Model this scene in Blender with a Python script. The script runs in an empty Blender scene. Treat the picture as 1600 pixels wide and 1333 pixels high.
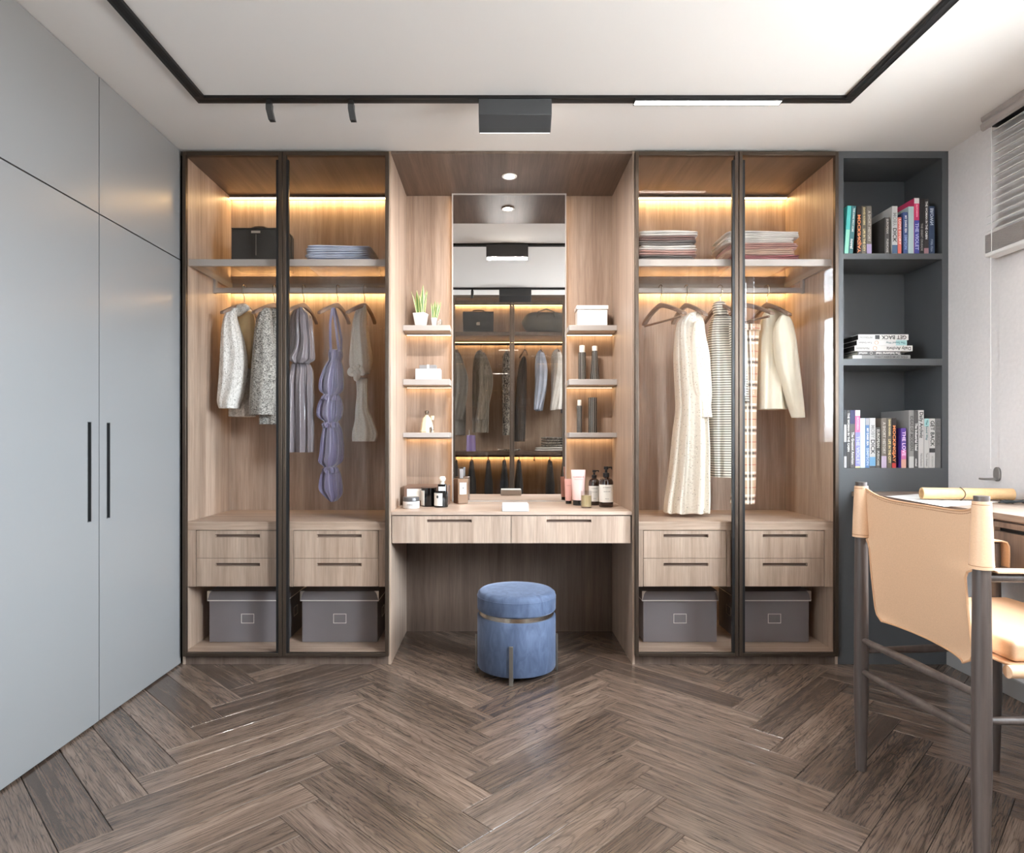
import bpy, bmesh, math, random
from mathutils import Vector, Matrix, noise
random.seed(7)
scn = bpy.context.scene
col = scn.collection

# ------------------------------------------------------------------ camera, world, exposure
F = 1008.0                      # focal length in pixels of the 1600 x 1333 frame
D, H = 3.016, 1.0507            # camera distance from the wardrobe fronts (y = 0), camera height
CEIL = 2.40
YM = 0.4844                     # plane of the dressing mirror
YB = 0.520                      # inner face of the wardrobe backs
cam_d = bpy.data.cameras.new('camera'); cam = bpy.data.objects.new('camera', cam_d); col.objects.link(cam)
cam.location = (0, -D, H); cam.rotation_euler = (math.pi / 2, 0, 0)
cam_d.sensor_width = 36; cam_d.lens = 36 * F / 1600
cam_d.shift_x = 24 / 1600; cam_d.shift_y = 20.5 / 1600
cam_d.clip_start = 0.02; cam_d.clip_end = 60
scn.camera = cam
w = bpy.data.worlds.new('world'); scn.world = w; w.use_nodes = True
bg = w.node_tree.nodes['Background']
# overcast daylight: even bright sky, paler grey ground below the horizon
_n, _l = w.node_tree.nodes, w.node_tree.links
_tc = _n.new('ShaderNodeTexCoord'); _sp = _n.new('ShaderNodeSeparateXYZ'); _rp = _n.new('ShaderNodeValToRGB')
_l.new(_tc.outputs['Generated'], _sp.inputs[0]); _l.new(_sp.outputs[2], _rp.inputs[0]); _l.new(_rp.outputs[0], bg.inputs[0])
_rp.color_ramp.elements[0].position = 0.0; _rp.color_ramp.elements[0].color = (0.36, 0.36, 0.36, 1)
_rp.color_ramp.elements[1].position = 0.03; _rp.color_ramp.elements[1].color = (0.77, 0.885, 1.0, 1)
bg.inputs[1].default_value = 68.0
vs = scn.view_settings
vs.view_transform = 'Standard'; vs.look = 'None'; vs.exposure = 0.62; vs.gamma = 1.0; vs.use_curve_mapping = False
scn.cycles.max_bounces = 10; scn.cycles.diffuse_bounces = 5; scn.cycles.glossy_bounces = 5
scn.cycles.transparent_max_bounces = 16; scn.cycles.transmission_bounces = 6
scn.cycles.use_denoising = True; scn.cycles.sample_clamp_indirect = 8.0
scn.cycles.caustics_reflective = False; scn.cycles.caustics_refractive = False
E_KEY, E_LINEAR, E_LED, E_DOWN = 14.0, 26.0, 23.0, 20.0   # emission of the lamps' visible faces
P_KEY, P_DOWN = 10.0, 5.0                                   # watts of the box lamp and the niche downlight


def portal(name, loc, rot, sx, sy):
    l = bpy.data.lights.new(name, 'AREA'); l.shape = 'RECTANGLE'; l.size = sx; l.size_y = sy
    o = bpy.data.objects.new(name, l); col.objects.link(o); o.location = loc; o.rotation_euler = rot
    l.cycles.is_portal = True
    return o


# ------------------------------------------------------------------ pixel helpers (a pixel gives a direction, y the depth)
def wx(px, y=0.0): return (px - 776) * (D + y) / F
def wz(py, y=0.0): return H - (py - 687) * (D + y) / F
def mx(px, y): return (px - 776) * (D + 2 * YM - y) / F      # seen in the dressing mirror
def mz(py, y): return H - (py - 687) * (D + 2 * YM - y) / F


# ------------------------------------------------------------------ materials
def C(r, g, b):
    f = lambda c: ((c / 255) / 12.92) if c / 255 <= 0.04045 else (((c / 255) + 0.055) / 1.055) ** 2.4
    return (f(r), f(g), f(b), 1)


class NT:
    def __init__(s, name):
        s.m = bpy.data.materials.new(name); s.m.use_nodes = True
        s.t = s.m.node_tree; s.n = s.t.nodes; s.b = s.n['Principled BSDF']; s.out = s.n['Material Output']

    def new(s, kind, **kw):
        n = s.n.new(kind)
        for k, v in kw.items(): setattr(n, k, v)
        return n

    def link(s, a, b): s.t.links.new(a, b)

    def coord(s, scale=(1, 1, 1), rot=(0, 0, 0), what='Object', rnd=False):
        tc = s.new('ShaderNodeTexCoord'); mp = s.new('ShaderNodeMapping')
        mp.inputs['Scale'].default_value = scale; mp.inputs['Rotation'].default_value = rot
        if rnd:
            oi = s.new('ShaderNodeObjectInfo'); mu = s.new('ShaderNodeVectorMath', operation='SCALE')
            cb = s.new('ShaderNodeCombineXYZ')
            for i, k in enumerate((37.0, 91.0, 53.0)):
                mm = s.new('ShaderNodeMath', operation='MULTIPLY'); mm.inputs[1].default_value = k
                s.link(oi.outputs['Random'], mm.inputs[0]); s.link(mm.outputs[0], cb.inputs[i])
            ad = s.new('ShaderNodeVectorMath', operation='ADD')
            s.link(tc.outputs[what], ad.inputs[0]); s.link(cb.outputs[0], ad.inputs[1]); s.link(ad.outputs[0], mp.inputs[0])
        else:
            s.link(tc.outputs[what], mp.inputs[0])
        return mp.outputs[0]

    def noise(s, vec, scale, detail=3, rough=0.55, dist=0.0):
        n = s.new('ShaderNodeTexNoise'); n.inputs['Scale'].default_value = scale; n.inputs['Detail'].default_value = detail
        n.inputs['Roughness'].default_value = rough; n.inputs['Distortion'].default_value = dist
        s.link(vec, n.inputs['Vector']); return n.outputs['Fac']

    def ramp(s, fac, stops):
        r = s.new('ShaderNodeValToRGB'); e = r.color_ramp.elements
        while len(e) < len(stops): e.new(0.5)
        for i, (p, c) in enumerate(stops): e[i].position = p; e[i].color = c
        s.link(fac, r.inputs[0]); return r.outputs[0]

    def mix(s, a, b, fac, mode='MIX'):
        m = s.new('ShaderNodeMix', data_type='RGBA', blend_type=mode)
        for sock, v in ((m.inputs[0], fac), (m.inputs[6], a), (m.inputs[7], b)):
            if hasattr(v, 'links') or hasattr(v, 'is_linked'): s.link(v, sock)
            else: sock.default_value = v
        return m.outputs[2]

    def bump(s, h, strength, dist=0.002):
        b = s.new('ShaderNodeBump'); b.inputs['Strength'].default_value = strength; b.inputs['Distance'].default_value = dist
        s.link(h, b.inputs['Height']); s.link(b.outputs[0], s.b.inputs['Normal'])

    def set(s, **kw):
        for k, v in kw.items():
            k = {'rough': 'Roughness', 'metal': 'Metallic', 'spec': 'Specular IOR Level', 'sheen': 'Sheen Weight', 'coat': 'Coat Weight', 'color': 'Base Color'}[k]
            if hasattr(v, 'links') or hasattr(v, 'is_linked'): s.link(v, s.b.inputs[k])
            else: s.b.inputs[k].default_value = v
        return s


def plain(name, c, rough=0.5, metal=0.0, spec=0.5, bump=0.0, bscale=200, var=0.0, sheen=0.0):
    t = NT(name); t.set(color=c, rough=rough, metal=metal, spec=spec, sheen=sheen)
    if bump or var:
        v = t.coord(); n = t.noise(v, bscale, 4)
        if bump: t.bump(n, bump)
        if var:
            d = tuple(x * (1 - var) for x in c[:3]) + (1,); u = tuple(min(1, x * (1 + var)) for x in c[:3]) + (1,)
            t.set(color=t.ramp(n, [(0.3, d), (0.7, u)]))
    return t.m


def wood(name, dark, mid, light, axis='Z', rough=0.42, rnd=False, scale=1.0):
    """straight-grained veneer, grain along one axis"""
    t = NT(name); s = {'Z': (1, 1, 0.045), 'X': (0.045, 1, 1), 'Y': (1, 0.045, 1)}[axis]
    v = t.coord(tuple(k * scale for k in s), rnd=rnd)
    n1 = t.noise(v, 22, 4, 0.6, 0.4); n2 = t.noise(v, 140, 3, 0.6); n3 = t.noise(v, 5, 2, 0.5)
    c1 = t.ramp(n1, [(0.25, dark), (0.5, mid), (0.78, light)])
    c2 = t.ramp(n2, [(0.32, (0.62, 0.60, 0.58, 1)), (0.62, (1, 1, 1, 1))])
    c3 = t.ramp(n3, [(0.3, (0.86, 0.86, 0.86, 1)), (0.7, (1.08, 1.07, 1.06, 1))])
    c = t.mix(c1, c2, 0.55, 'MULTIPLY'); c = t.mix(c, c3, 0.8, 'MULTIPLY')
    t.set(color=c, rough=rough); t.bump(n2, 0.06)
    return t.m


def floor_wood(name):
    """brushed grey-brown oak, grain along the plank's x axis; every plank its own tone and figure"""
    t = NT(name)
    oi = t.new('ShaderNodeObjectInfo')
    v = t.coord((0.09, 1, 1), rnd=True); vf = t.coord((0.035, 1, 1), rnd=True)
    big = t.noise(v, 7.5, 3, 0.5, 0.9)
    wv = t.new('ShaderNodeMath', operation='MULTIPLY'); wv.inputs[1].default_value = 24.0; t.link(big, wv.inputs[0])
    fr = t.new('ShaderNodeMath', operation='PINGPONG'); fr.inputs[1].default_value = 0.5; t.link(wv.outputs[0], fr.inputs[0])
    fr2 = t.new('ShaderNodeMath', operation='MULTIPLY'); fr2.inputs[1].default_value = 2.0; t.link(fr.outputs[0], fr2.inputs[0])
    ring = t.ramp(fr2.outputs[0], [(0.0, (0.34, 0.31, 0.29, 1)), (0.22, (0.86, 0.85, 0.84, 1)), (0.6, (1, 1, 1, 1))])
    fine = t.noise(vf, 260, 4, 0.7); pore = t.ramp(fine, [(0.36, (0.28, 0.26, 0.24, 1)), (0.53, (1, 1, 1, 1))])
    soft = t.noise(vf, 26, 3, 0.6); body = t.ramp(soft, [(0.25, C(84, 70, 60)), (0.55, C(118, 100, 88)), (0.8, C(142, 123, 109))])
    c = t.mix(body, ring, 0.6, 'MULTIPLY'); c = t.mix(c, pore, 0.8, 'MULTIPLY')
    tone = t.ramp(oi.outputs['Random'], [(0.0, (0.66, 0.64, 0.63, 1)), (0.5, (0.95, 0.95, 0.95, 1)), (1.0, (1.22, 1.20, 1.18, 1))])
    c = t.mix(c, tone, 1.0, 'MULTIPLY')
    rr = t.ramp(fine, [(0.3, (0.27, 0.27, 0.27, 1)), (0.7, (0.13, 0.13, 0.13, 1))])
    t.set(color=c, rough=rr, spec=0.95)
    ht = t.mix(ring, pore, 0.5, 'MULTIPLY'); t.bump(ht, 0.22, 0.0015)
    return t.m


def emit(name, c, s):
    t = NT(name); e = t.new('ShaderNodeEmission'); e.inputs[0].default_value = c; e.inputs[1].default_value = s
    t.link(e.outputs[0], t.out.inputs[0]); return t.m


def sheet_glass(name, tint, ior=1.5, rough=0.0, gain=1.0):
    """pane: light passes straight through, tinted; each face reflects by Schlick's law"""
    t = NT(name); tr = t.new('ShaderNodeBsdfTransparent'); tr.inputs[0].default_value = tint
    gl = t.new('ShaderNodeBsdfGlossy'); gl.inputs['Roughness'].default_value = rough
    f0 = ((ior - 1) / (ior + 1)) ** 2 * gain
    lw = t.new('ShaderNodeLayerWeight'); lw.inputs[0].default_value = 0.5
    pw = t.new('ShaderNodeMath', operation='POWER'); pw.inputs[1].default_value = 5.0; t.link(lw.outputs['Facing'], pw.inputs[0])
    mu = t.new('ShaderNodeMath', operation='MULTIPLY_ADD'); mu.inputs[1].default_value = 1 - f0; mu.inputs[2].default_value = f0; t.link(pw.outputs[0], mu.inputs[0])
    mx_ = t.new('ShaderNodeMixShader'); t.link(mu.outputs[0], mx_.inputs[0]); t.link(tr.outputs[0], mx_.inputs[1]); t.link(gl.outputs[0], mx_.inputs[2])
    t.link(mx_.outputs[0], t.out.inputs[0]); return t.m


def cloth(name, c, rough=0.8, weave=900, bump=0.25, sheen=0.15, var=0.12):
    t = NT(name); v = t.coord(); n = t.noise(v, weave, 3); n2 = t.noise(v, 14, 3)
    d = tuple(x * (1 - var) for x in c[:3]) + (1,); u = tuple(min(1, x * (1 + var)) for x in c[:3]) + (1,)
    t.set(color=t.ramp(n2, [(0.3, d), (0.7, u)]), rough=rough, sheen=sheen); t.bump(n, bump, 0.001); return t.m


def tweed(name, c1, c2, scale, p=(0.42, 0.58), bump=0.8, stretch=(1, 1, 0.6)):
    t = NT(name); v = t.coord(stretch); n = t.noise(v, scale, 3, 0.6, 1.5)
    t.set(color=t.ramp(n, [(p[0], c1), (p[1], c2)]), rough=0.85, sheen=0.2); t.bump(n, bump, 0.003); return t.m


def satin(name, c, rough=0.3):
    t = NT(name); t.set(color=c, rough=rough, spec=0.7, sheen=0.4)
    v = t.coord((1, 1, 0.25)); t.bump(t.noise(v, 26, 3, 0.5, 0.6), 0.45, 0.02); return t.m


def stripes(name, c1, c2, period):
    t = NT(name); tc = t.new('ShaderNodeTexCoord'); sp = t.new('ShaderNodeSeparateXYZ'); t.link(tc.outputs['Object'], sp.inputs[0])
    m = t.new('ShaderNodeMath', operation='MULTIPLY'); m.inputs[1].default_value = 1 / period; t.link(sp.outputs[2], m.inputs[0])
    f = t.new('ShaderNodeMath', operation='FRACT'); t.link(m.outputs[0], f.inputs[0])
    t.set(color=t.ramp(f.outputs[0], [(0.40, c1), (0.5, c2), (0.88, c2), (0.98, c1)]), rough=0.85, sheen=0.2)
    v = t.coord((1, 1, 1)); t.bump(t.noise(v, 500, 2), 0.4, 0.001); return t.m


def plaid(name):
    t = NT(name); tc = t.new('ShaderNodeTexCoord'); sp = t.new('ShaderNodeSeparateXYZ'); t.link(tc.outputs['Object'], sp.inputs[0])
    c = C(206, 180, 150)
    def band(axis, period, off, a, b, cc, cur):
        m = t.new('ShaderNodeMath', operation='MULTIPLY_ADD'); m.inputs[1].default_value = 1 / period; m.inputs[2].default_value = off
        t.link(sp.outputs[axis], m.inputs[0]); f = t.new('ShaderNodeMath', operation='FRACT'); t.link(m.outputs[0], f.inputs[0])
        g = t.new('ShaderNodeMath', operation='GREATER_THAN'); g.inputs[1].default_value = a; t.link(f.outputs[0], g.inputs[0])
        l = t.new('ShaderNodeMath', operation='LESS_THAN'); l.inputs[1].default_value = b; t.link(f.outputs[0], l.inputs[0])
        k = t.new('ShaderNodeMath', operation='MULTIPLY'); t.link(g.outputs[0], k.inputs[0]); t.link(l.outputs[0], k.inputs[1])
        k2 = t.new('ShaderNodeMath', operation='MULTIPLY'); k2.inputs[1].default_value = 0.8; t.link(k.outputs[0], k2.inputs[0])
        return t.mix(cur, cc, k2.outputs[0])
    cur = c
    W, K, R_ = C(240, 236, 228), C(58, 50, 48), C(176, 70, 62)
    for ax, per, off in ((2, 0.115, 0.0), (0, 0.07, 0.3)):
        cur = band(ax, per, off, 0.06, 0.16, W, cur); cur = band(ax, per, off, 0.20, 0.30, K, cur)
        cur = band(ax, per, off, 0.34, 0.44, W, cur); cur = band(ax, per, off, 0.72, 0.755, R_, cur)
    t.set(color=cur, rough=0.85); return t.m


def lace(name):
    t = NT(name); v = t.coord((1, 1, 1)); vo = t.new('ShaderNodeTexVoronoi'); vo.inputs['Scale'].default_value = 75; t.link(v, vo.inputs['Vector'])
    c = t.ramp(vo.outputs['Distance'], [(0.10, C(170, 158, 138)), (0.22, C(240, 234, 222))])
    t.set(color=c, rough=0.8, sheen=0.2); t.bump(vo.outputs['Distance'], 0.6, 0.003); return t.m


OAK = wood('oak_veneer', C(160, 136, 119), C(186, 163, 145), C(203, 182, 165))
OAKX = wood('oak_veneer_level', C(160, 136, 119), C(186, 163, 145), C(203, 182, 165), axis='X')
DOAK = wood('smoked_and_shaded_oak', C(88, 72, 62), C(110, 93, 82), C(128, 110, 98))  # doubles as painted shade on the panel under the counter
DOAKY = wood('smoked_oak_veneer_lid', C(88, 72, 62), C(110, 93, 82), C(128, 110, 98), axis='Y')
MOAK = wood('mid_oak_veneer', C(136, 112, 95), C(162, 138, 120), C(180, 157, 140))
DESKW = wood('desk_veneer', C(116, 96, 84), C(142, 122, 108), C(160, 140, 126), axis='Y')
POST = wood('walnut_post', C(62, 52, 47), C(84, 72, 66), C(104, 92, 84))
PLANK = floor_wood('floor_oak')
BRONZE = plain('bronze_metal', C(82, 70, 60), 0.38, 0.75)
BLACK = plain('black_metal', C(24, 23, 23), 0.4, 0.3)
GROOVE = plain('black_groove', C(12, 11, 11), 0.7)
TAUPE = plain('taupe_metal', C(172, 164, 158), 0.35, 0.1)
STEEL = plain('steel', C(190, 182, 172), 0.25, 1.0)
GREYDOOR = plain('grey_lacquer', C(132, 131, 130), 0.27, 0, 0.5)
DARKGREY = plain('charcoal_lacquer', C(84, 86, 88), 0.38, 0, 0.5)
HANDLE = plain('dark_handle', C(70, 70, 70), 0.4, 0.5)
WHITE = plain('white_paint', C(238, 236, 233), 0.8, 0, 0.3)
WALLM = plain('wallpaper', C(232, 227, 225), 0.85, 0, 0.3, bump=0.35, bscale=60, var=0.03)
GLASS = sheet_glass('door_glass', (0.98, 0.97, 0.96, 1), 1.5, gain=0.22)
SMOKE = sheet_glass('smoked_glass', (0.80, 0.77, 0.74, 1), 1.5, gain=0.7)
SHELFGLASS = sheet_glass('shelf_glass', (0.95, 0.95, 0.94, 1), 1.45, gain=0.35)
WINGLASS = sheet_glass('window_glass', (0.96, 0.97, 0.97, 1), 1.45)
WARM = (1.0, 0.66, 0.30, 1)
LED = emit('warm_led', WARM, E_LED)
LED2 = emit('soft_warm_led', (1.0, 0.70, 0.38, 1), E_LED * 0.32)
LINEAR = emit('white_tube', (1, 0.97, 0.93, 1), E_LINEAR)
KEY = emit('washer_diffuser', (1, 0.93, 0.85, 1), E_KEY)
DOWN = emit('downlight_glow', (1, 0.93, 0.84, 1), E_DOWN)
mt = NT('mirror_silver'); mt.set(color=(0.9, 0.9, 0.9, 1), metal=1.0, rough=0.0); MIRROR = mt.m


# ------------------------------------------------------------------ mesh building
ORG = {}


class MB:
    def __init__(s): s.v, s.f, s.mi, s.cur = [], [], [], 0

    def add(s, vs, fs):
        o = len(s.v); s.v += [tuple(p) for p in vs]
        for f in fs: s.f.append([i + o for i in f]); s.mi.append(s.cur)
        return s

    def box(s, x0, x1, y0, y1, z0, z1):
        x0, x1 = min(x0, x1), max(x0, x1); y0, y1 = min(y0, y1), max(y0, y1); z0, z1 = min(z0, z1), max(z0, z1)
        return s.add([(x0, y0, z0), (x1, y0, z0), (x1, y1, z0), (x0, y1, z0), (x0, y0, z1), (x1, y0, z1), (x1, y1, z1), (x0, y1, z1)],
                     [(0, 3, 2, 1), (4, 5, 6, 7), (0, 1, 5, 4), (1, 2, 6, 5), (2, 3, 7, 6), (3, 0, 4, 7)])

    def prism(s, poly, axis, a, b):
        """polygon given in the two other axes (in x, y, z order) swept along axis from a to b"""
        def pt(p, t): return {'X': (t, p[0], p[1]), 'Y': (p[0], t, p[1]), 'Z': (p[0], p[1], t)}[axis]
        n = len(poly); vs_ = [pt(p, a) for p in poly] + [pt(p, b) for p in poly]
        return s.add(vs_, [tuple(range(n))[::-1], tuple(range(n, 2 * n))] + [(i, (i + 1) % n, n + (i + 1) % n, n + i) for i in range(n)])

    def loft(s, rings, cap0=True, cap1=True):
        n = len(rings[0]); vs_ = [p for r in rings for p in r]; fs = []
        for k in range(len(rings) - 1):
            for i in range(n):
                j = (i + 1) % n; fs.append((k * n + i, k * n + j, (k + 1) * n + j, (k + 1) * n + i))
        if cap0: fs.append(tuple(range(n))[::-1])
        if cap1: fs.append(tuple(range((len(rings) - 1) * n, len(rings) * n)))
        return s.add(vs_, fs)

    def lathe(s, prof, cx, cy, cz=0.0, n=32, sx=1.0, sy=1.0):
        rings = [[(cx + sx * r * math.cos(2 * math.pi * i / n), cy + sy * r * math.sin(2 * math.pi * i / n), cz + z) for i in range(n)] for r, z in prof]
        return s.loft(rings)

    def tube(s, pts, r, n=8):
        pts = [Vector(p) for p in pts]; rings = []
        rs = r if isinstance(r, (list, tuple)) else [r] * len(pts)
        prev = None
        for i, p in enumerate(pts):
            t = (pts[min(i + 1, len(pts) - 1)] - pts[max(i - 1, 0)]).normalized()
            if prev is None:
                u = t.cross(Vector((0, 0, 1)))
                if u.length < 0.05: u = t.cross(Vector((0, 1, 0)))
            else:
                u = prev - t * prev.dot(t)
            u.normalize(); prev = u.copy(); q = t.cross(u)
            rings.append([tuple(p + rs[i] * (u * math.cos(2 * math.pi * k / n) + q * math.sin(2 * math.pi * k / n))) for k in range(n)])
        return s.loft(rings)

    def strip(s, pts, wvec, thick):
        """flat band following pts, width vector wvec, given thickness"""
        pts = [Vector(p) for p in pts]; wv = Vector(wvec); rings = []
        for i, p in enumerate(pts):
            t = (pts[min(i + 1, len(pts) - 1)] - pts[max(i - 1, 0)]).normalized(); nn = t.cross(wv).normalized() * thick / 2
            rings.append([tuple(p - wv / 2 - nn), tuple(p + wv / 2 - nn), tuple(p + wv / 2 + nn), tuple(p - wv / 2 + nn)])
        return s.loft(rings)

    def build(s, name, mat, parent=None, bevel=0.0, seg=2, smooth=None, sub=0, local=False):
        vs_ = [Vector(p) for p in s.v]
        if parent is not None: o = ORG[parent.name].copy()
        elif local: o = Vector((0, 0, 0))
        else:
            o = Vector(((min(p.x for p in vs_) + max(p.x for p in vs_)) / 2, (min(p.y for p in vs_) + max(p.y for p in vs_)) / 2, min(p.z for p in vs_)))
        me = bpy.data.meshes.new(name); me.from_pydata([tuple(p - o) for p in vs_], [], s.f)
        mats = mat if isinstance(mat, (list, tuple)) else [mat]
        for m in mats: me.materials.append(m)
        if len(mats) > 1: me.polygons.foreach_set('material_index', s.mi)
        bm = bmesh.new(); bm.from_mesh(me); bmesh.ops.recalc_face_normals(bm, faces=bm.faces); bm.to_mesh(me); bm.free()
        ob = bpy.data.objects.new(name, me); col.objects.link(ob)
        if parent is not None: ob.parent = parent; ORG[ob.name] = o
        else: ob.location = o; ORG[ob.name] = o
        if smooth is None: smooth = bevel > 0 or sub > 0
        if smooth:
            me.polygons.foreach_set('use_smooth', [True] * len(me.polygons))
            if not sub: me.set_sharp_from_angle(angle=math.radians(40))
        if bevel:
            b = ob.modifiers.new('edge', 'BEVEL'); b.width = bevel; b.segments = seg; b.limit_method = 'ANGLE'; b.angle_limit = math.radians(35)
        if sub:
            b = ob.modifiers.new('sub', 'SUBSURF'); b.levels = sub; b.render_levels = sub
        return ob


def tag(o, label, cat, group=None):
    o['label'] = label; o['category'] = cat
    if group: o['group'] = group
    return o


def thing(name, label, cat, loc=(0, 0, 0), group=None, local=False):
    o = bpy.data.objects.new(name, None); col.objects.link(o); o.location = loc; o.empty_display_size = 0.05
    ORG[o.name] = Vector((0, 0, 0)) if local else Vector(loc)
    return tag(o, label, cat, group)


def struct(o): o['kind'] = 'structure'; return o


def copy_tree(o, parent=None):
    c = o.copy(); col.objects.link(c); c.parent = parent; ORG[c.name] = ORG[o.name].copy()
    for ch in list(o.children): copy_tree(ch, c)
    return c


def bx(name, m, x0, x1, y0, y1, z0, z1, parent=None, bevel=0.0):
    return MB().box(x0, x1, y0, y1, z0, z1).build(name, m, parent, bevel)


def slotted(x0, x1, z0, z1, sx0, sx1, sz0, sz1, y0, y1):
    """panel in the xz plane with a rectangular slot through it"""
    m = MB(); m.box(x0, sx0, y0, y1, z0, z1); m.box(sx1, x1, y0, y1, z0, z1)
    m.box(sx0, sx1, y0, y1, z0, sz0); m.box(sx0, sx1, y0, y1, sz1, z1); return m


def led(x0, x1, y0, y1, z, parent, m, housing=None):
    """light strip in a shallow channel; only the underside glows"""
    h = MB(); h.box(x0, x1, y0 - 0.001, y1 + 0.001, z + 0.0012, z + 0.006); h.box(x0, x1, y0 - 0.0012, y0 - 0.0002, z, z + 0.006); h.box(x0, x1, y1 + 0.0002, y1 + 0.0012, z, z + 0.006)
    o = h.build('led_channel', TAUPE, parent)
    MB().add([(x0, y0, z + 0.0006), (x0, y1, z + 0.0006), (x1, y1, z + 0.0006), (x1, y0, z + 0.0006)], [(0, 1, 2, 3)]).build('led_diffuser', m, o if parent.parent is None else parent)


TEXTS = []


def text(s, mat, parent, pos, size, rot, width=None, bold=0.0, mir=False):
    """lettering in relief; turned into meshes together at the end of the script"""
    cu = bpy.data.curves.new('lettering', 'FONT'); cu.body = s; cu.size = size; cu.align_x = 'CENTER'; cu.align_y = 'CENTER'
    cu.extrude = 0.0001; cu.offset = bold; cu.resolution_u = 2; cu.materials.append(mat)
    o = bpy.data.objects.new('lettering_curve', cu); col.objects.link(o)
    TEXTS.append((o, parent, Vector(pos) - ORG[parent.name], rot, width, mir))


def finish_texts():
    dg = bpy.context.evaluated_depsgraph_get()
    for o, parent, loc, rot, width, mir in TEXTS:
        me = bpy.data.meshes.new_from_object(o.evaluated_get(dg)); me.name = 'lettering'
        xs_ = [v.co.x for v in me.vertices] or [0, 1]; k = width / max(1e-5, max(xs_) - min(xs_)) if width else 1.0
        for v in me.vertices: v.co.x *= k; v.co.y *= min(k, 1.5) * (-1 if mir else 1)
        n = bpy.data.objects.new('lettering', me); col.objects.link(n); n.parent = parent; n.location = loc; n.rotation_euler = rot
        bpy.data.objects.remove(o)


def arc(cx, cz, r, a0, a1, n=8):
    return [(cx + r * math.cos(math.radians(a0 + (a1 - a0) * i / n)), cz + r * math.sin(math.radians(a0 + (a1 - a0) * i / n))) for i in range(n + 1)]

# ------------------------------------------------------------------ the room
XR = wx(1482)                    # right wall
XL = wx(283)                     # face of the grey closet on the left
YO = -3.35                       # front of the wardrobe opposite, behind the camera
YDROP = -2.03                    # the lower ceiling ends here, the strip in front of the opposite wardrobe is higher
CH2 = mz(457, YO) + 0.02
ZD = wz(768)                     # desk height
XLW, YFW, YBW = XL - 0.58, YO - 0.66, 0.56

floor = struct(MB().box(XLW, XR, YFW, YBW, -0.10, -0.012).build('floor', GROOVE))
# herringbone: plank width and length and phase measured on the joints
PW, PL = 0.177 / math.sqrt(2), 1.0205 / math.sqrt(2)
HX0, HY0 = -0.0105, -1.281
shared = {}


def clip_rect(poly, x0, x1, y0, y1):
    for ax, lim, sgn in ((0, x0, 1), (0, x1, -1), (1, y0, 1), (1, y1, -1)):
        out = []
        for i in range(len(poly)):
            a, b = poly[i], poly[(i + 1) % len(poly)]
            da, db = (a[ax] - lim) * sgn, (b[ax] - lim) * sgn
            if da >= 0: out.append(a)
            if (da >= 0) != (db >= 0):
                t = da / (da - db); out.append((a[0] + t * (b[0] - a[0]), a[1] + t * (b[1] - a[1])))
        poly = out
        if len(poly) < 3: return []
    return poly


def plank(cx, cy, ang):
    g = 0.0009; hl, hw = PL / 2 - g, PW / 2 - g
    ca, sa = math.cos(ang), math.sin(ang)
    quad = [(cx + u * ca - v * sa, cy + u * sa + v * ca) for u, v in ((-hl, -hw), (hl, -hw), (hl, hw), (-hl, hw))]
    lim = (XLW, XR, YFW, YBW)
    inside = all(lim[0] <= p[0] <= lim[1] and lim[2] <= p[1] <= lim[3] for p in quad)
    if inside:
        poly = [(-hl, -hw), (hl, -hw), (hl, hw), (-hl, hw)]
    else:
        q = clip_rect(quad, *lim)
        if not q: return
        poly = [((x - cx) * ca + (y - cy) * sa, -(x - cx) * sa + (y - cy) * ca) for x, y in q]
    if inside and 'm' in shared: me = shared['m']
    else:
        e = 0.0012; k = 1 - 0.0; n = len(poly)
        px_ = sum(p[0] for p in poly) / n; py_ = sum(p[1] for p in poly) / n
        def inset(p):
            dx, dy = p[0] - px_, p[1] - py_
            return (p[0] - math.copysign(min(e, abs(dx)), dx), p[1] - math.copysign(min(e, abs(dy)), dy))
        top = [inset(p) for p in poly]
        m = MB(); m.loft([[(x, y, -0.012) for x, y in poly], [(x, y, -0.0010) for x, y in poly], [(x, y, 0.0) for x, y in top]])
        ob = m.build('plank', PLANK, None, local=True); me = ob.data
        if inside: shared['m'] = me
        col.objects.unlink(ob); bpy.data.objects.remove(ob)
    ob = bpy.data.objects.new('plank', me); col.objects.link(ob); ob.parent = floor
    ob.location = Vector((cx, cy, 0)) - ORG[floor.name]
    ob.rotation_euler = (0, 0, ang)


r2 = math.sqrt(2)
for j in range(-5, 6):
    for k in range(-40, 40):
        for kind in (0, 1):
            if kind == 0: p, q, ang = k * PW + PL / 2, k * PW + PW / 2, math.pi / 4
            else: p, q, ang = k * PW + PW / 2, (k + 1) * PW + PL / 2, math.pi * 0.75
            p += j * PL; q -= j * PL
            X, Y = (p - q) / r2 + HX0, (p + q) / r2 + HY0
            if XLW - 0.5 < X < XR + 0.5 and YFW - 0.5 < Y < YBW + 0.5:
                # boards nobody can see (under the closet, behind the camera) are left out beyond a margin
                plank(X, Y, ang)

ceil_ = struct(MB().box(XLW, XR + 0.2, YDROP, YBW, CEIL, CH2 + 0.12).build('ceiling', WHITE))
struct(MB().box(XLW, XR + 0.2, YFW, YDROP, CH2, CH2 + 0.12).build('ceiling_upper', WHITE))
struct(bx('wall_back', WALLM, XLW, XR + 0.2, YBW, YBW + 0.1, -0.1, CEIL))
struct(bx('wall_front', WHITE, XLW, XR + 0.2, YFW - 0.1, YFW, -0.1, CH2))
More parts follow.
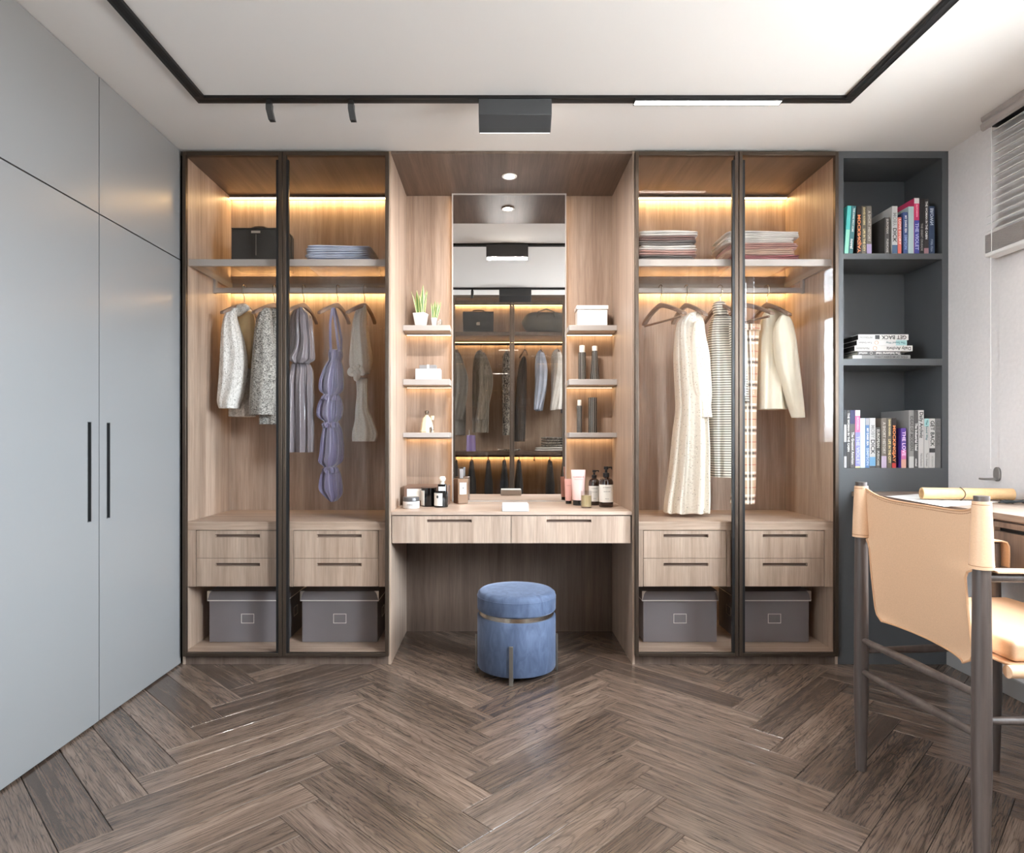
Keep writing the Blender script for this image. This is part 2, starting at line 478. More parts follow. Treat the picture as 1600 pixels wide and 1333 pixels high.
# side walls with windows; the one past the closet row is added fill daylight
def wall_with_windows(name, xa, xb, wins):
    m = MB(); ys = [YFW] + [v for wdw in wins for v in wdw[:2]] + [YBW]
    for i in range(0, len(ys), 2): m.box(xa, xb, ys[i], ys[i + 1], -0.1, CH2)
    for y0, y1, z0, z1 in wins: m.box(xa, xb, y0, y1, -0.1, z0); m.box(xa, xb, y0, y1, z1, CH2)
    struct(m.build(name, WALLM))


def window(n, xin, s_, y0, y1, z0, z1, label):
    """s_ is the outward direction along x; xin the room face of the wall"""
    t = bpy.data.objects.new('window_%d' % n, None); col.objects.link(t); t.location = (xin + s_ * 0.16, (y0 + y1) / 2, z0); ORG[t.name] = Vector(t.location)
    struct(t); t['label'] = label
    xm, fw, ymid = xin + s_ * 0.14, 0.045, (y0 + y1) / 2
    for a, b, c, d in ((y0, y1, z0, z0 + fw), (y0, y1, z1 - fw, z1), (y0, y0 + fw, z0 + fw, z1 - fw), (y1 - fw, y1, z0 + fw, z1 - fw), (ymid - fw / 2, ymid + fw / 2, z0 + fw, z1 - fw)):
        bx('window_frame', WHITE, xm, xm + s_ * 0.05, a, b, c, d, t, 0.004)
    for a, b in ((y0 + fw, ymid - fw / 2), (ymid + fw / 2, y1 - fw)):
        bx('pane', WINGLASS, xm + s_ * 0.022, xm + s_ * 0.028, a, b, z0 + fw, z1 - fw, t)
    bx('window_sill', WHITE, xin - s_ * 0.015, xm, y0, y1, z0 - 0.02, z0, t, 0.003)
    portal('daylight_portal', (xin + s_ * 0.21, ymid, (z0 + z1) / 2), (0, s_ * math.pi / 2, 0), z1 - z0, y1 - y0)


WIN = [(-1.58, -0.86, 0.99, 2.27), (YO + 0.02, -2.50, 1.15, 2.62), (YO + 0.04, -2.30, 1.40, 2.55)]
wall_with_windows('wall_right', XR, XR + 0.2, (WIN[2], WIN[0])); wall_with_windows('wall_left', XLW - 0.2, XLW, (WIN[1],))
window(1, XR, 1, *WIN[0], 'white framed window behind the venetian blind above the desk')
window(2, XLW, -1, *WIN[1], 'added white framed window for fill daylight past the end of the grey closet row')  # unseen window, added to bring in fill light from the left
window(3, XR, 1, *WIN[2], 'white framed window between the desk and the opposite wardrobe')
struct(bx('baseboard_right', plain('baseboard_paint', C(150, 146, 143), 0.5), XR - 0.012, XR, YO, -0.002, 0, 0.075, None, 0.002))

# ------------------------------------------------------------------ grey closet on the left wall
for u, (ya, yb) in enumerate(((0.0, -1.244), (-1.244, -2.488))):
    t = thing('closet', ['flush grey lacquered closet with slot handles beside the glazed wardrobe', 'flush grey lacquered closet at the far end of the closet row from the glazed wardrobe'][u], 'closet', (XL - 0.28, (ya + yb) / 2, 0))
    bx('body', GROOVE, XLW + 0.002, XL - 0.022, yb + 0.001, ya - 0.001 if u else YBW - 0.002, 0.0, CEIL - 0.001, t)
    zs, ym_, g = wz(407), (ya + yb) / 2, 0.0026
    for s_, (y0, y1) in enumerate(((yb, ym_), (ym_, ya))):
        hz0, hz1 = 0.752, 1.115
        hy = ym_ - 0.057 if s_ == 0 else ym_ + 0.057
        h0, h1 = hy - 0.0105, hy + 0.0105
        m = MB()
        for a, b, c, d in ((y0 + g, h0, 0.008, zs - g), (h1, y1 - g, 0.008, zs - g), (h0, h1, 0.008, hz0), (h0, h1, hz1, zs - g)):
            m.box(XL - 0.022, XL, a, b, c, d)
        dr = m.build('door', GREYDOOR, t)
        h = MB(); h.box(XL - 0.021, XL - 0.018, h0, h1, hz0, hz1); h.box(XL - 0.021, XL + 0.0006, h0, h0 + 0.0022, hz0, hz1); h.box(XL - 0.021, XL + 0.0006, h1 - 0.0022, h1, hz0, hz1)
        h.box(XL - 0.021, XL + 0.0006, h0, h1, hz0, hz0 + 0.002); h.box(XL - 0.021, XL + 0.0006, h0, h1, hz1 - 0.002, hz1)
        h.build('slot_handle', HANDLE, dr)
        bx('upper_door', GREYDOOR, XL - 0.022, XL, y0 + g, y1 - g, zs + g, CEIL - 0.002, t)

# ------------------------------------------------------------------ ceiling track and its lights
TX0, TX1, TY1, TY0 = -1.186, 1.408, -0.450, -1.775
t = thing('ceiling_track', 'black rectangular lighting track set into the white ceiling', 'track light', ((TX0 + TX1) / 2, (TY0 + TY1) / 2, CEIL - 0.01))
tw = 0.040
def track_bar(x0, x1, y0, y1):
    b = bx('rail', BLACK, x0, x1, y0, y1, CEIL - 0.012, CEIL, t)
    lx = (x1 - x0) > (y1 - y0)
    if lx:
        bx('groove', GROOVE, x0 + 0.012, x1 - 0.012, y0 + 0.012, y1 - 0.012, CEIL - 0.0125, CEIL - 0.0115, b)
    else:
        bx('groove', GROOVE, x0 + 0.012, x1 - 0.012, y0 + 0.012, y1 - 0.012, CEIL - 0.0125, CEIL - 0.0115, b)
track_bar(TX0, TX1, TY1 - tw, TY1); track_bar(TX0, TX1, TY0, TY0 + tw)
track_bar(TX0, TX0 + tw, TY0 + tw, TY1 - tw); track_bar(TX1 - tw, TX1, TY0 + tw, TY1 - tw)
yt = TY1 - tw / 2
tube = thing('linear_light', 'white glowing linear lamp clipped into the black ceiling track', 'lamp', (wx(1105, yt), yt, CEIL - 0.02))
x0, x1 = wx(992, yt), wx(1219, yt)
hs = MB(); hs.box(x0, x1, yt - 0.019, yt + 0.019, CEIL - 0.016, CEIL - 0.0122)
hs.box(x0, x1, yt - 0.020, yt - 0.017, CEIL - 0.0215, CEIL - 0.0122); hs.box(x0, x1, yt + 0.017, yt + 0.020, CEIL - 0.0215, CEIL - 0.0122); hs.box(x0 - 0.003, x0, yt - 0.020, yt + 0.020, CEIL - 0.0215, CEIL - 0.0122); hs.box(x1, x1 + 0.003, yt - 0.020, yt + 0.020, CEIL - 0.0215, CEIL - 0.0122)
hs.build('housing', BLACK, tube)
bx('diffuser', LINEAR, x0, x1, yt - 0.0168, yt + 0.0168, CEIL - 0.0195, CEIL - 0.0165, tube)


def wall_washer(x0, x1, yf, yb, label, flip):
    """wedge-shaped box lamp; its diffuser looks towards the wardrobe"""
    t = thing('box_lamp', label, 'lamp', ((x0 + x1) / 2, (yf + yb) / 2, CEIL - 0.12))
    s = -1 if flip else 1; c = (yf + yb) / 2
    P = [(yf, CEIL - 0.0126), (yf, CEIL - 0.076), (yb, CEIL - 0.121), (yb, CEIL - 0.0126)]
    if flip: P = [(2 * c - a, b) for a, b in P]
    MB().prism(P, 'X', x0, x1).build('housing', plain('graphite_housing', C(62, 63, 64), 0.5), t, 0.002)
    yy = P[2][0]; sg = 1 if yy > c else -1
    Q = [(yy + sg * 0.0005, CEIL - 0.106), (yy + sg * 0.003, CEIL - 0.106), (yy + sg * 0.003, CEIL - 0.119), (yy + sg * 0.0005, CEIL - 0.119)]
    MB().prism(Q, 'X', x0 + 0.004, x1 - 0.004).build('diffuser', KEY if not flip else LED2, t)
    l = bpy.data.lights.new('box_lamp_light', 'AREA'); l.shape = 'RECTANGLE'; l.size = x1 - x0 - 0.02; l.size_y = 0.024; l.energy = P_KEY if not flip else P_KEY * 0.25; l.spread = math.radians(140); l.color = (1.0, 0.96, 0.92)
    lo = bpy.data.objects.new('box_lamp_light', l); col.objects.link(lo); lo.parent = t
    lo.location = Vector(((x0 + x1) / 2, yy + sg * 0.012, CEIL - 0.113)) - ORG[t.name]; lo.rotation_euler = (math.radians(34) * sg, 0, 0)
    return t


wall_washer(wx(748, -0.469), wx(861.5, -0.469), -0.489, -0.430, 'graphite box lamp under the ceiling track facing the dressing mirror', False)
wall_washer(mx(780, -1.755), mx(830, -1.755), -1.785, -1.725, 'graphite box lamp under the ceiling track facing the opposite wardrobe', True)


def spot(x, y, tilt, label):
    t = thing('track_spotlight', label, 'lamp', (x, y, CEIL - 0.03), 'slim spotlights on the ceiling track', local=True)
    bx('mount', BLACK, -0.008, 0.008, -0.014, 0.014, 0.0, 0.0174, t)
    m = MB(); a = math.radians(tilt)
    pts = [(0, 0, 0.004), (0, 0, -0.018), (math.sin(a) * 0.045, 0, -0.018 - math.cos(a) * 0.045)]
    rings = []
    for p in pts: rings.append([(p[0] - 0.0115, -0.0115, p[2]), (p[0] + 0.0115, -0.0115, p[2]), (p[0] + 0.0115, 0.0115, p[2]), (p[0] - 0.0115, 0.0115, p[2])])
    b = m.loft(rings).build('lamp_body', plain('graphite_spot', C(58, 58, 58), 0.45), t, 0.001)
    p = pts[2]
    MB().lathe([(0.0, 0.0), (0.008, 0.0), (0.008, 0.0006), (0.0, 0.0006)], p[0], 0, p[2] - 0.0008, 16).build('lens', GROOVE, b)


spot(wx(421, yt), yt, 14, 'slim graphite spotlight on the ceiling track beside the grey closet')
spot(wx(549, yt), yt, 10, 'slim graphite spotlight on the ceiling track between the grey closet and the box lamp')
spot(mx(738, -1.755), -1.755, -5, 'slim graphite spotlight on the track run before the opposite wardrobe')

# ------------------------------------------------------------------ glazed wardrobes
ZF = wz(1018)                    # wardrobe floor
ZT = CEIL - 0.022                # underside of the top panel
ZSLAB = wz(815, 0.022)


def drawer_front(parent, xa, xb, za, zb, sx0, sx1, sz0, sz1, y):
    d = slotted(xa, xb, za, zb, sx0, sx1, sz0, sz1, y, y + 0.016).build('drawer', OAK, parent)
    r = MB(); r.box(sx0, sx1, y + 0.0155, y + 0.0175, sz0, sz1)
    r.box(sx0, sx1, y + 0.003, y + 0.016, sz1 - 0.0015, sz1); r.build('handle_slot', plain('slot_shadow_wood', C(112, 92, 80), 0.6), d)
    return d


def glazed_wardrobe(label, pxa, pxb, doors, post_px, drawers, stack_side):
    X0, X1 = wx(pxa), wx(pxb); th = 0.012
    t = thing('wardrobe', label, 'wardrobe', ((X0 + X1) / 2, 0.27, 0))
    bx('side_panel', OAK, X0, X0 + th, 0.0, YB + 0.02, 0.0, CEIL - 0.001, t); bx('side_panel', OAK, X1 - th, X1, 0.0, YB + 0.02, 0.0, CEIL - 0.001, t)
    bx('back_panel', OAK, X0 + th, X1 - th, YB, YB + 0.02, ZF, ZT, t)
    bx('top_panel', DOAKY, X0 + th, X1 - th, 0.0, YB + 0.02, ZT, CEIL - 0.001, t)
    bx('bottom_panel', OAKX, X0 + th, X1 - th, 0.0, YB, ZF - 0.018, ZF, t)
    bx('plinth', DOAK, X0 + th, X1 - th, 0.004, 0.02, 0.0, ZF - 0.018, t)
    # doors: bronze frames with a pane each, meeting in the middle
    zb, zt, fw = wz(1023.5), wz(240), 0.0165
    for i, (a, b) in enumerate(doors):
        xa, xb = wx(a), wx(b)
        d = MB()
        d.box(xa, xa + fw, -0.024, -0.002, zb, zt); d.box(xb - fw, xb, -0.024, -0.002, zb, zt)
        d.box(xa + fw, xb - fw, -0.024, -0.002, zt - 0.019, zt); d.box(xa + fw, xb - fw, -0.024, -0.002, zb, zb + 0.016)
        dd = d.build('door', BRONZE, t, 0.0015)
        bx('glass_pane', GLASS, xa + fw, xb - fw, -0.014, -0.010, zb + 0.016, zt - 0.019, dd)
        hx = xb - fw - 0.011 if i == 0 else xa + fw
        bx('pull_profile', BLACK, hx, hx + 0.011, -0.022, -0.006, zb + 0.016, wz(253), dd)
    # glass shelf in a taupe rim
    sz1, sz0 = wz(405, 0.03), wz(415.5, 0.03)
    g = bx('glass_shelf', SHELFGLASS, X0 + th + 0.012, X1 - th - 0.012, 0.042, YB - 0.014, sz1 - 0.008, sz1 - 0.002, t)
    r = MB(); xa, xb = X0 + th + 0.001, X1 - th - 0.001
    r.box(xa, xb, 0.03, 0.042, sz0, sz1); r.box(xa, xb, YB - 0.014, YB - 0.002, sz0, sz1); r.box(xa, xa + 0.012, 0.042, YB - 0.014, sz0, sz1); r.box(xb - 0.012, xb, 0.042, YB - 0.014, sz0, sz1)
    r.build('shelf_rim', TAUPE, g)
    # hanging rail below it
    rz1, rz0 = wz(450, 0.308), wz(458, 0.308)
    rl = bx('hanging_rail', TAUPE, xa, xb, 0.300, 0.316, rz0, rz1, t, 0.002)
    for x in (xa, xb - 0.012): bx('bracket', TAUPE, x, x + 0.012, 0.296, 0.320, rz0 - 0.002, sz0, rl)
    # light strips along the top and under the shelf
    led(X0 + th + 0.004, X1 - th - 0.004, YB - 0.034, YB - 0.006, wz(312.5, YB), t, LED)
    led(X0 + th + 0.004, X1 - th - 0.004, YB - 0.030, YB - 0.008, wz(458.5, YB), t, LED)
    led(X0 + 0.1, X1 - 0.1, YB - 0.046, YB - 0.036, wz(917, 0.022) - 0.006, t, LED2)
    # drawer chests
    zs0 = wz(828.5, 0.022); zb_ = wz(917, 0.022)
    bx('drawer_top', OAKX, X0 + th, X1 - th, 0.022, YB, zs0, ZSLAB, t, 0.001)
    zm = wz(872.5, 0.022)
    for k, (a, b, c, e, s0, s1) in enumerate(drawers):
        xa, xb, xc, xe = wx(a, 0.022), wx(b, 0.022), wx(c, 0.022), wx(e, 0.022)
        f = MB(); f.box(xa, xb, 0.024, YB - 0.05, zb_, zs0); f.box(xc, xe, 0.024, YB - 0.05, zb_, zs0); f.box(xb, xc, 0.06, YB - 0.05, zb_ + 0.001, zb_ + 0.012)
        f.box(xb, xc, 0.046, 0.050, zb_ + 0.012, zs0)
        f.build('drawer_case', OAK, t)
        for (q0, q1), (h0, h1) in (((zm + 0.0008, zs0 - 0.003), (835, 840)), ((zb_ + 0.001, zm - 0.0012), (880, 885))):
            drawer_front(t, xb + 0.0025, xc - 0.0025, q0, q1, wx(s0, 0.024), wx(s1, 0.024), wz(h1, 0.024), wz(h0, 0.024), 0.026)
    return t


glazed_wardrobe('oak wardrobe with bronze framed glass doors next to the grey closet', 285.5, 611, ((288.5, 443), (444, 608.5)), 443,
                ((292, 305.5, 436, 446, 336, 406), (452, 458, 592, 603, 495, 565)), 0)
glazed_wardrobe('oak wardrobe with bronze framed glass doors next to the charcoal bookcase', 988, 1309, ((991, 1151), (1152, 1306.5)), 1151,
                ((994, 1005, 1136, 1142, 1037, 1107), (1156, 1161, 1289, 1301, 1192, 1262)), 1)

# ------------------------------------------------------------------ dressing niche between them
NX0, NX1 = wx(611), wx(988)
t = thing('dressing_niche', 'oak dressing niche with shade-darkened lower back and lit side shelves between the two glazed wardrobes', 'niche', ((NX0 + NX1) / 2, 0.3, 0))
bx('ceiling_panel', DOAKY, NX0 + 0.0005, NX1 - 0.0005, -0.002, YB + 0.02, CEIL - 0.014, CEIL - 0.001, t)
bx('back_panel', MOAK, NX0 + 0.0005, NX1 - 0.0005, YB, YB + 0.02, wz(799.5), CEIL - 0.014, t)
bx('lower_back_panel', DOAK, NX0 + 0.0005, NX1 - 0.0005, YB, YB + 0.02, 0.0, wz(799.5), t)  # shade under the counter put into the colour by a darker veneer
ym0 = 0.378
MX0, MX1 = wx(706, YM), wx(885, YM)
for (a, b) in ((NX0 + 0.0008, MX0 - 0.002), (MX1 + 0.002, NX1 - 0.0008)):
    for q0, q1 in ((508, 516.5), (592.5, 601.5), (676, 683.5)):
        z1, z0 = wz(q0, ym0), wz(q1, ym0)
        s = bx('shelf', TAUPE, a, b, ym0, YB - 0.001, z0, z1, t, 0.0015)
        led(a + 0.004, b - 0.004, YB - 0.030, YB - 0.006, z0 - 0.0066, s, LED2)
zc_ = CEIL - 0.0145; xd, yd = wx(796, 0.252), 0.254
dl = MB().lathe([(0.026, -0.001), (0.036, -0.004), (0.038, -0.002), (0.038, 0.0), (0.026, 0.0)], xd, yd, zc_, 32).build('downlight_ring', WHITE, t, smooth=True)
MB().lathe([(0.0, -0.002), (0.027, -0.002), (0.027, -0.0005), (0.0, -0.0005)], xd, yd, zc_, 32).build('downlight_glass', DOWN, dl)
l = bpy.data.lights.new('downlight', 'SPOT'); l.energy = P_DOWN; l.spot_size = math.radians(95); l.spot_blend = 0.8; l.color = (1, 0.9, 0.78); l.shadow_soft_size = 0.025
lo = bpy.data.objects.new('downlight', l); col.objects.link(lo); lo.location = (xd, yd, zc_ - 0.006)

# the mirror stands off the wall, lit from behind along both edges
ZC = wz(799.5)                   # counter top
mz0, mz1 = ZC + 0.0005, CEIL - 0.0145
t = thing('dressing_mirror', 'tall narrow dressing mirror with a thin grey frame above the vanity counter', 'mirror', ((MX0 + MX1) / 2, YM, mz0))
bx('mirror_glass', MIRROR, MX0 + 0.007, MX1 - 0.007, YM, YM + 0.004, mz0 + 0.006, mz1 - 0.007, t)
f = MB(); f.box(MX0, MX0 + 0.007, YM - 0.003, YM + 0.008, mz0, mz1); f.box(MX1 - 0.007, MX1, YM - 0.003, YM + 0.008, mz0, mz1); f.box(MX0 + 0.007, MX1 - 0.007, YM - 0.003, YM + 0.008, mz1 - 0.007, mz1); f.box(MX0 + 0.007, MX1 - 0.007, YM - 0.003, YM + 0.008, mz0, mz0 + 0.006)
f.build('frame', TAUPE, t)
bx('backing', BLACK, MX0 + 0.012, MX1 - 0.012, YM + 0.008, YB - 0.0005, mz0, mz1 - 0.01, t)
for x in (MX0 + 0.004, MX1 - 0.008): bx('led_strip', LED2, x, x + 0.004, YM + 0.010, YM + 0.014, mz0 + 0.01, mz1 - 0.02, t)

# vanity counter with two drawers
t = thing('vanity_counter', 'floating oak vanity counter with two slot drawers under the dressing mirror', 'counter', ((NX0 + NX1) / 2, 0.25, wz(849)))
bx('countertop', OAKX, NX0 + 0.001, NX1 - 0.001, 0.0, YB - 0.001, wz(805), ZC, t, 0.001)
bx('case', DOAK, NX0 + 0.004, NX1 - 0.004, 0.022, YB - 0.002, wz(848), wz(805) - 0.001, t)
xa, xm_, xb = wx(612.5), wx(798.8), wx(985.5)
for a, b, s0, s1 in ((xa, xm_ - 0.0012, 667, 737), (xm_ + 0.0012, xb, 854, 924)):
    drawer_front(t, a, b, wz(849), wz(806.5), wx(s0, 0), wx(s1, 0), wz(816.5), wz(812), 0.003)

# ------------------------------------------------------------------ charcoal bookcase
BX0, BX1 = wx(1309.5), XR - 0.001
t = thing('bookcase', 'charcoal grey built-in bookcase with three open compartments beside the window wall', 'bookcase', ((BX0 + BX1) / 2, 0.15, 0))
bi0, bi1 = wx(1318), wx(1472); BY = 0.278
bx('side_panel', DARKGREY, BX0, bi0, 0.0, BY + 0.02, 0, CEIL - 0.001, t); bx('side_panel', DARKGREY, bi1, BX1, 0, BY + 0.02, 0, CEIL - 0.001, t)
bx('back_panel', DARKGREY, bi0, bi1, BY, BY + 0.02, 0, CEIL - 0.001, t)
bx('top_panel', DARKGREY, bi0, bi1, 0, BY, wz(247), CEIL - 0.001, t)
SH = [wz(396), wz(560.5), wz(731.5)]
bx('shelf', DARKGREY, bi0, bi1, 0, BY, wz(405), SH[0], t, 0.0008); bx('shelf', DARKGREY, bi0, bi1, 0, BY, wz(571), SH[1], t, 0.0008)
bx('lower_panel', DARKGREY, bi0, bi1, 0, BY, 0, SH[2], t)

# ------------------------------------------------------------------ soft goods
def smooth_rows(rows, n):
    """rows of (py, left, right) resampled evenly, Catmull-Rom through the given ones"""
    out = []
    ys_ = [r[0] for r in rows]
    for i in range(n):
        y = ys_[0] + (ys_[-1] - ys_[0]) * i / (n - 1)
        k = max(j for j in range(len(rows) - 1) if ys_[j] <= y + 1e-9)
        t_ = (y - ys_[k]) / (ys_[k + 1] - ys_[k])
        def cr(c):
            p1, p2 = rows[k][c], rows[k + 1][c]
            m1 = (rows[k + 1][c] - rows[max(k - 1, 0)][c]) / (ys_[k + 1] - ys_[max(k - 1, 0)]) * (ys_[k + 1] - ys_[k])
            m2 = (rows[min(k + 2, len(rows) - 1)][c] - rows[k][c]) / (ys_[min(k + 2, len(rows) - 1)] - ys_[k]) * (ys_[k + 1] - ys_[k])
            a = t_
            return (2 * a ** 3 - 3 * a ** 2 + 1) * p1 + (a ** 3 - 2 * a ** 2 + a) * m1 + (-2 * a ** 3 + 3 * a ** 2) * p2 + (a ** 3 - a ** 2) * m2
        out.append((y, cr(1), cr(2)))
    return out


def drape(mb, rows, y, depth, folds=(7, 0.06), skew=0.0, n=64, nr=None, seed=0, top=0.35, zoom=None, mirror=False, hem=0.0, fgrow=1.0):
    """hanging cloth body: outline rows in pixels at depth y, real thickness, fold ripples"""
    if zoom: ox, oy, sc = zoom; rows = [(oy + a / sc, ox + b / sc, ox + c / sc) for a, b, c in rows]
    nr = nr or max(10, int(len(rows) * 3)); rr = smooth_rows(rows, nr); rings = []
    fx, fz = (mx, mz) if mirror else (wx, wz)
    for i, (py, l, r) in enumerate(rr):
        u = i / (nr - 1); xl, xr, z = fx(l, y), fx(r, y), fz(py, y); cx, a = (xl + xr) / 2, abs(xr - xl) / 2
        b = depth * min(1.0, top + (1 - top) * min(1, u * 4)) * (0.75 + 0.25 * min(1, a / 0.06))
        ring = []
        for k in range(n):
            th = 2 * math.pi * k / n; ct, st = math.cos(th), math.sin(th)
            ex = math.copysign(abs(ct) ** 0.8, ct); ey = math.copysign(abs(st) ** 0.8, st)
            ph = 0.9 * math.sin(3.1 * u + seed)
            f2 = 0.45 * folds[1] * math.sin((2 * folds[0] + 3) * th + 2.1 * seed + 1.7 * math.sin(2.3 * u + seed))
            f = f2 + folds[1] * (fgrow * u + (1 - fgrow) * 0.5 + 0.25) * math.sin(folds[0] * th + seed + ph)
            f += 0.03 * noise.noise(Vector((ct * 2 + seed, st * 2, u * 5)))
            X = cx + a * ex * (1 + 0.35 * f); Y = y + b * ey * (1 + 2.2 * f) + skew * (a * ex)
            Z = z + (hem * math.sin(folds[0] * th + seed) if i == nr - 1 else 0)
            ring.append((X, Y, Z))
        rings.append(ring)
    last = rings[-1]; mxx = sum(p[0] for p in last) / n
    rings.append([(p[0], p[1], p[2] - 0.0006) for p in last])
    rings.append([(mxx + (p[0] - mxx) * 0.93, y + (p[1] - y) * 0.93, p[2] + 0.002) for p in last])
    rings.append([(mxx + (p[0] - mxx) * 0.90, y + (p[1] - y) * 0.90, p[2] + 0.02) for p in last])
    return mb.loft(rings)


def garment(name, label, cat, group=None, **pieces):
    """pieces: part name -> (material, [drape argument dicts])"""
    allv = []; built = []
    for pn, (m, ds) in pieces.items():
        mb = MB()
        for d in ds: drape(mb, **d)
        built.append((pn, m, mb)); allv += mb.v
    cx = sum(p[0] for p in allv) / len(allv); cy = sum(p[1] for p in allv) / len(allv); zmin = min(p[2] for p in allv)
    t = thing(name, label, cat, (cx, cy, zmin), group)
    for pn, m, mb in built: mb.build(pn, m, t, sub=1)
    return t


HW = wood('hanger_wood', C(120, 98, 84), C(150, 126, 110), C(168, 146, 130), axis='X')


def hanger(x, y, z, ang, label, group, hw=0.19, bar=False, drop=0.085, wide=0.022, s=1.0, near=-1):
    """hook over the rail, sloping wooden arms; x, y is the rail point, z the rail's top"""
    t = thing('clothes_hanger', label, 'hanger', (x, y, z), group, local=True)
    t.rotation_euler = (0, 0, ang)
    rk = 0.0145 * s
    body_z = -0.075 * s
    top = [(-near * rk * math.cos(math.radians(a)), 0, rk * 0.9 * math.sin(math.radians(a))) for a in range(-40, 181, 20)]
    top += [(near * rk, 0, -0.026 * s), (near * rk * 0.5, 0, -0.040 * s), (0, 0, -0.048 * s), (0, 0, body_z)]
    MB().tube(top, 0.0021, 8).build('hook', STEEL, t, smooth=True)
    rings = []
    for i in range(17):
        u = -1 + 2 * i / 16; xx = u * hw; zz = body_z - drop * abs(u) ** 1.35 - 0.004
        h = (0.016 + 0.010 * (1 - abs(u))) * s; wd = (wide * 0.5) * (0.55 + 0.45 * abs(u)); yy = 0.018 * abs(u) ** 2
        rings.append([(xx, yy - wd, zz - h), (xx, yy + wd, zz - h), (xx, yy + wd, zz), (xx, yy - wd, zz)])
    MB().loft(rings).build('hanger_arms', HW, t, 0.004, smooth=True)
    if bar:
        zb = body_z - drop - 0.012
        MB().tube([(-hw * 0.9, 0.012, zb - 0.012), (hw * 0.9, 0.012, zb - 0.012)], 0.006, 10).build('trouser_bar', HW, t, smooth=True)
    return t


Z1 = (280, 440, 3.703); Z2 = (980, 430, 3.332)
YG = 0.300
WTWEED = tweed('white_tweed', C(176, 171, 164), C(240, 238, 234), 170, (0.36, 0.52), bump=1.0)
BTWEED = tweed('black_white_tweed', C(58, 55, 52), C(206, 202, 194), 150, (0.40, 0.60), 1.0, (1, 1, 1.3))
GOLD = cloth('champagne_lining', C(206, 178, 132), 0.4)
SGREY = satin('grey_satin', C(138, 130, 136), 0.24)
SPURP = satin('lilac_satin', C(118, 110, 142), 0.24)
KNIT = tweed('ivory_knit', C(206, 200, 190), C(236, 232, 224), 420, bump=0.6)
LACE = lace('ivory_lace'); STRIPE = stripes('striped_rib', C(226, 220, 206), C(116, 112, 104), 0.0125); PLAID = plaid('checked_wool')
CREAM = cloth('cream_wool', C(238, 232, 214), 0.85, 700, 0.3, 0.3, 0.04)

garment('jacket', 'white tweed jacket with champagne lining hanging beside the grey closet', 'jacket',
        body=(WTWEED, [dict(rows=[(130, 332, 388), (160, 296, 415), (200, 288, 434), (300, 290, 440), (450, 290, 432), (600, 292, 425), (700, 294, 430), (782, 296, 432)], y=YG + 0.05, depth=0.065, zoom=Z1, seed=1, folds=(5, 0.05))]),
        collar=(WTWEED, [dict(rows=[(128, 352, 384), (142, 328, 402), (160, 314, 404), (178, 310, 380), (200, 316, 344)], y=YG - 0.045, depth=0.020, zoom=Z1, seed=2, folds=(3, 0.03))]),
        lining=(GOLD, [dict(rows=[(165, 340, 418), (200, 333, 434), (300, 345, 438), (400, 372, 430), (470, 388, 422), (500, 394, 412)], y=YG - 0.005, depth=0.03, zoom=Z1, seed=3, folds=(4, 0.03))]),
        sleeve=(WTWEED, [dict(rows=[(150, 292, 350), (190, 267, 330), (250, 256, 345), (350, 250, 374), (450, 245, 391), (550, 240, 388), (650, 231, 371), (700, 227, 353), (735, 240, 344)], y=YG - 0.07, depth=0.055, zoom=Z1, seed=4, folds=(3, 0.05))]))
garment('jacket', 'black and white boucle tweed jacket hanging behind the door stiles', 'jacket',
        body=(BTWEED, [dict(rows=[(130, 520, 572), (160, 485, 592), (220, 472, 600), (300, 470, 602), (500, 470, 602), (700, 470, 600), (826, 468, 590)], y=YG + 0.05, depth=0.065, zoom=Z1, seed=5, folds=(5, 0.05))]),
        sleeve=(BTWEED, [dict(rows=[(150, 485, 530), (200, 455, 535), (300, 440, 542), (400, 430, 560), (500, 421, 568), (600, 415, 560), (700, 408, 550), (772, 412, 540)], y=YG - 0.07, depth=0.055, zoom=Z1, seed=6, folds=(3, 0.05))]))
garment('dress', 'grey satin sleeveless dress gathered at the waist', 'dress',
        back=(SGREY, [dict(rows=[(150, 676, 716), (175, 655, 745), (200, 640, 766), (300, 634, 772), (430, 632, 778), (462, 645, 760)], y=YG + 0.035, depth=0.03, zoom=Z1, seed=6, folds=(6, 0.08), nr=24)]),
        bodice=(SGREY, [dict(rows=[(148, 690, 716), (172, 684, 735), (195, 680, 760), (250, 682, 770), (330, 684, 776), (400, 668, 780), (440, 644, 781), (455, 646, 776), (468, 660, 752), (476, 666, 744)], y=YG - 0.03, depth=0.045, zoom=Z1, seed=7, folds=(8, 0.13), fgrow=0.6, nr=44)]),
        skirt=(SGREY, [dict(rows=[(462, 668, 742), (472, 660, 750), (490, 652, 764), (520, 646, 772), (600, 640, 776), (800, 632, 776), (987, 628, 773)], y=YG, depth=0.065, zoom=Z1, seed=8, folds=(9, 0.17), top=0.6, nr=44, fgrow=0.5)]))
tier_rows = [(395, 870, 942), (425, 868, 945), (450, 870, 938), (456, 874, 932), (470, 862, 940), (510, 838, 948), (565, 818, 951), (615, 812, 950), (640, 822, 938), (652, 842, 918), (660, 842, 918), (675, 826, 936), (720, 804, 946), (775, 800, 942), (798, 822, 932), (810, 846, 912), (818, 848, 914), (845, 838, 936), (920, 822, 950), (1000, 814, 952), (1040, 808, 944), (1060, 830, 922), (1070, 848, 904), (1078, 846, 908), (1105, 826, 930), (1160, 814, 942), (1205, 816, 946), (1238, 846, 940), (1270, 884, 908)]
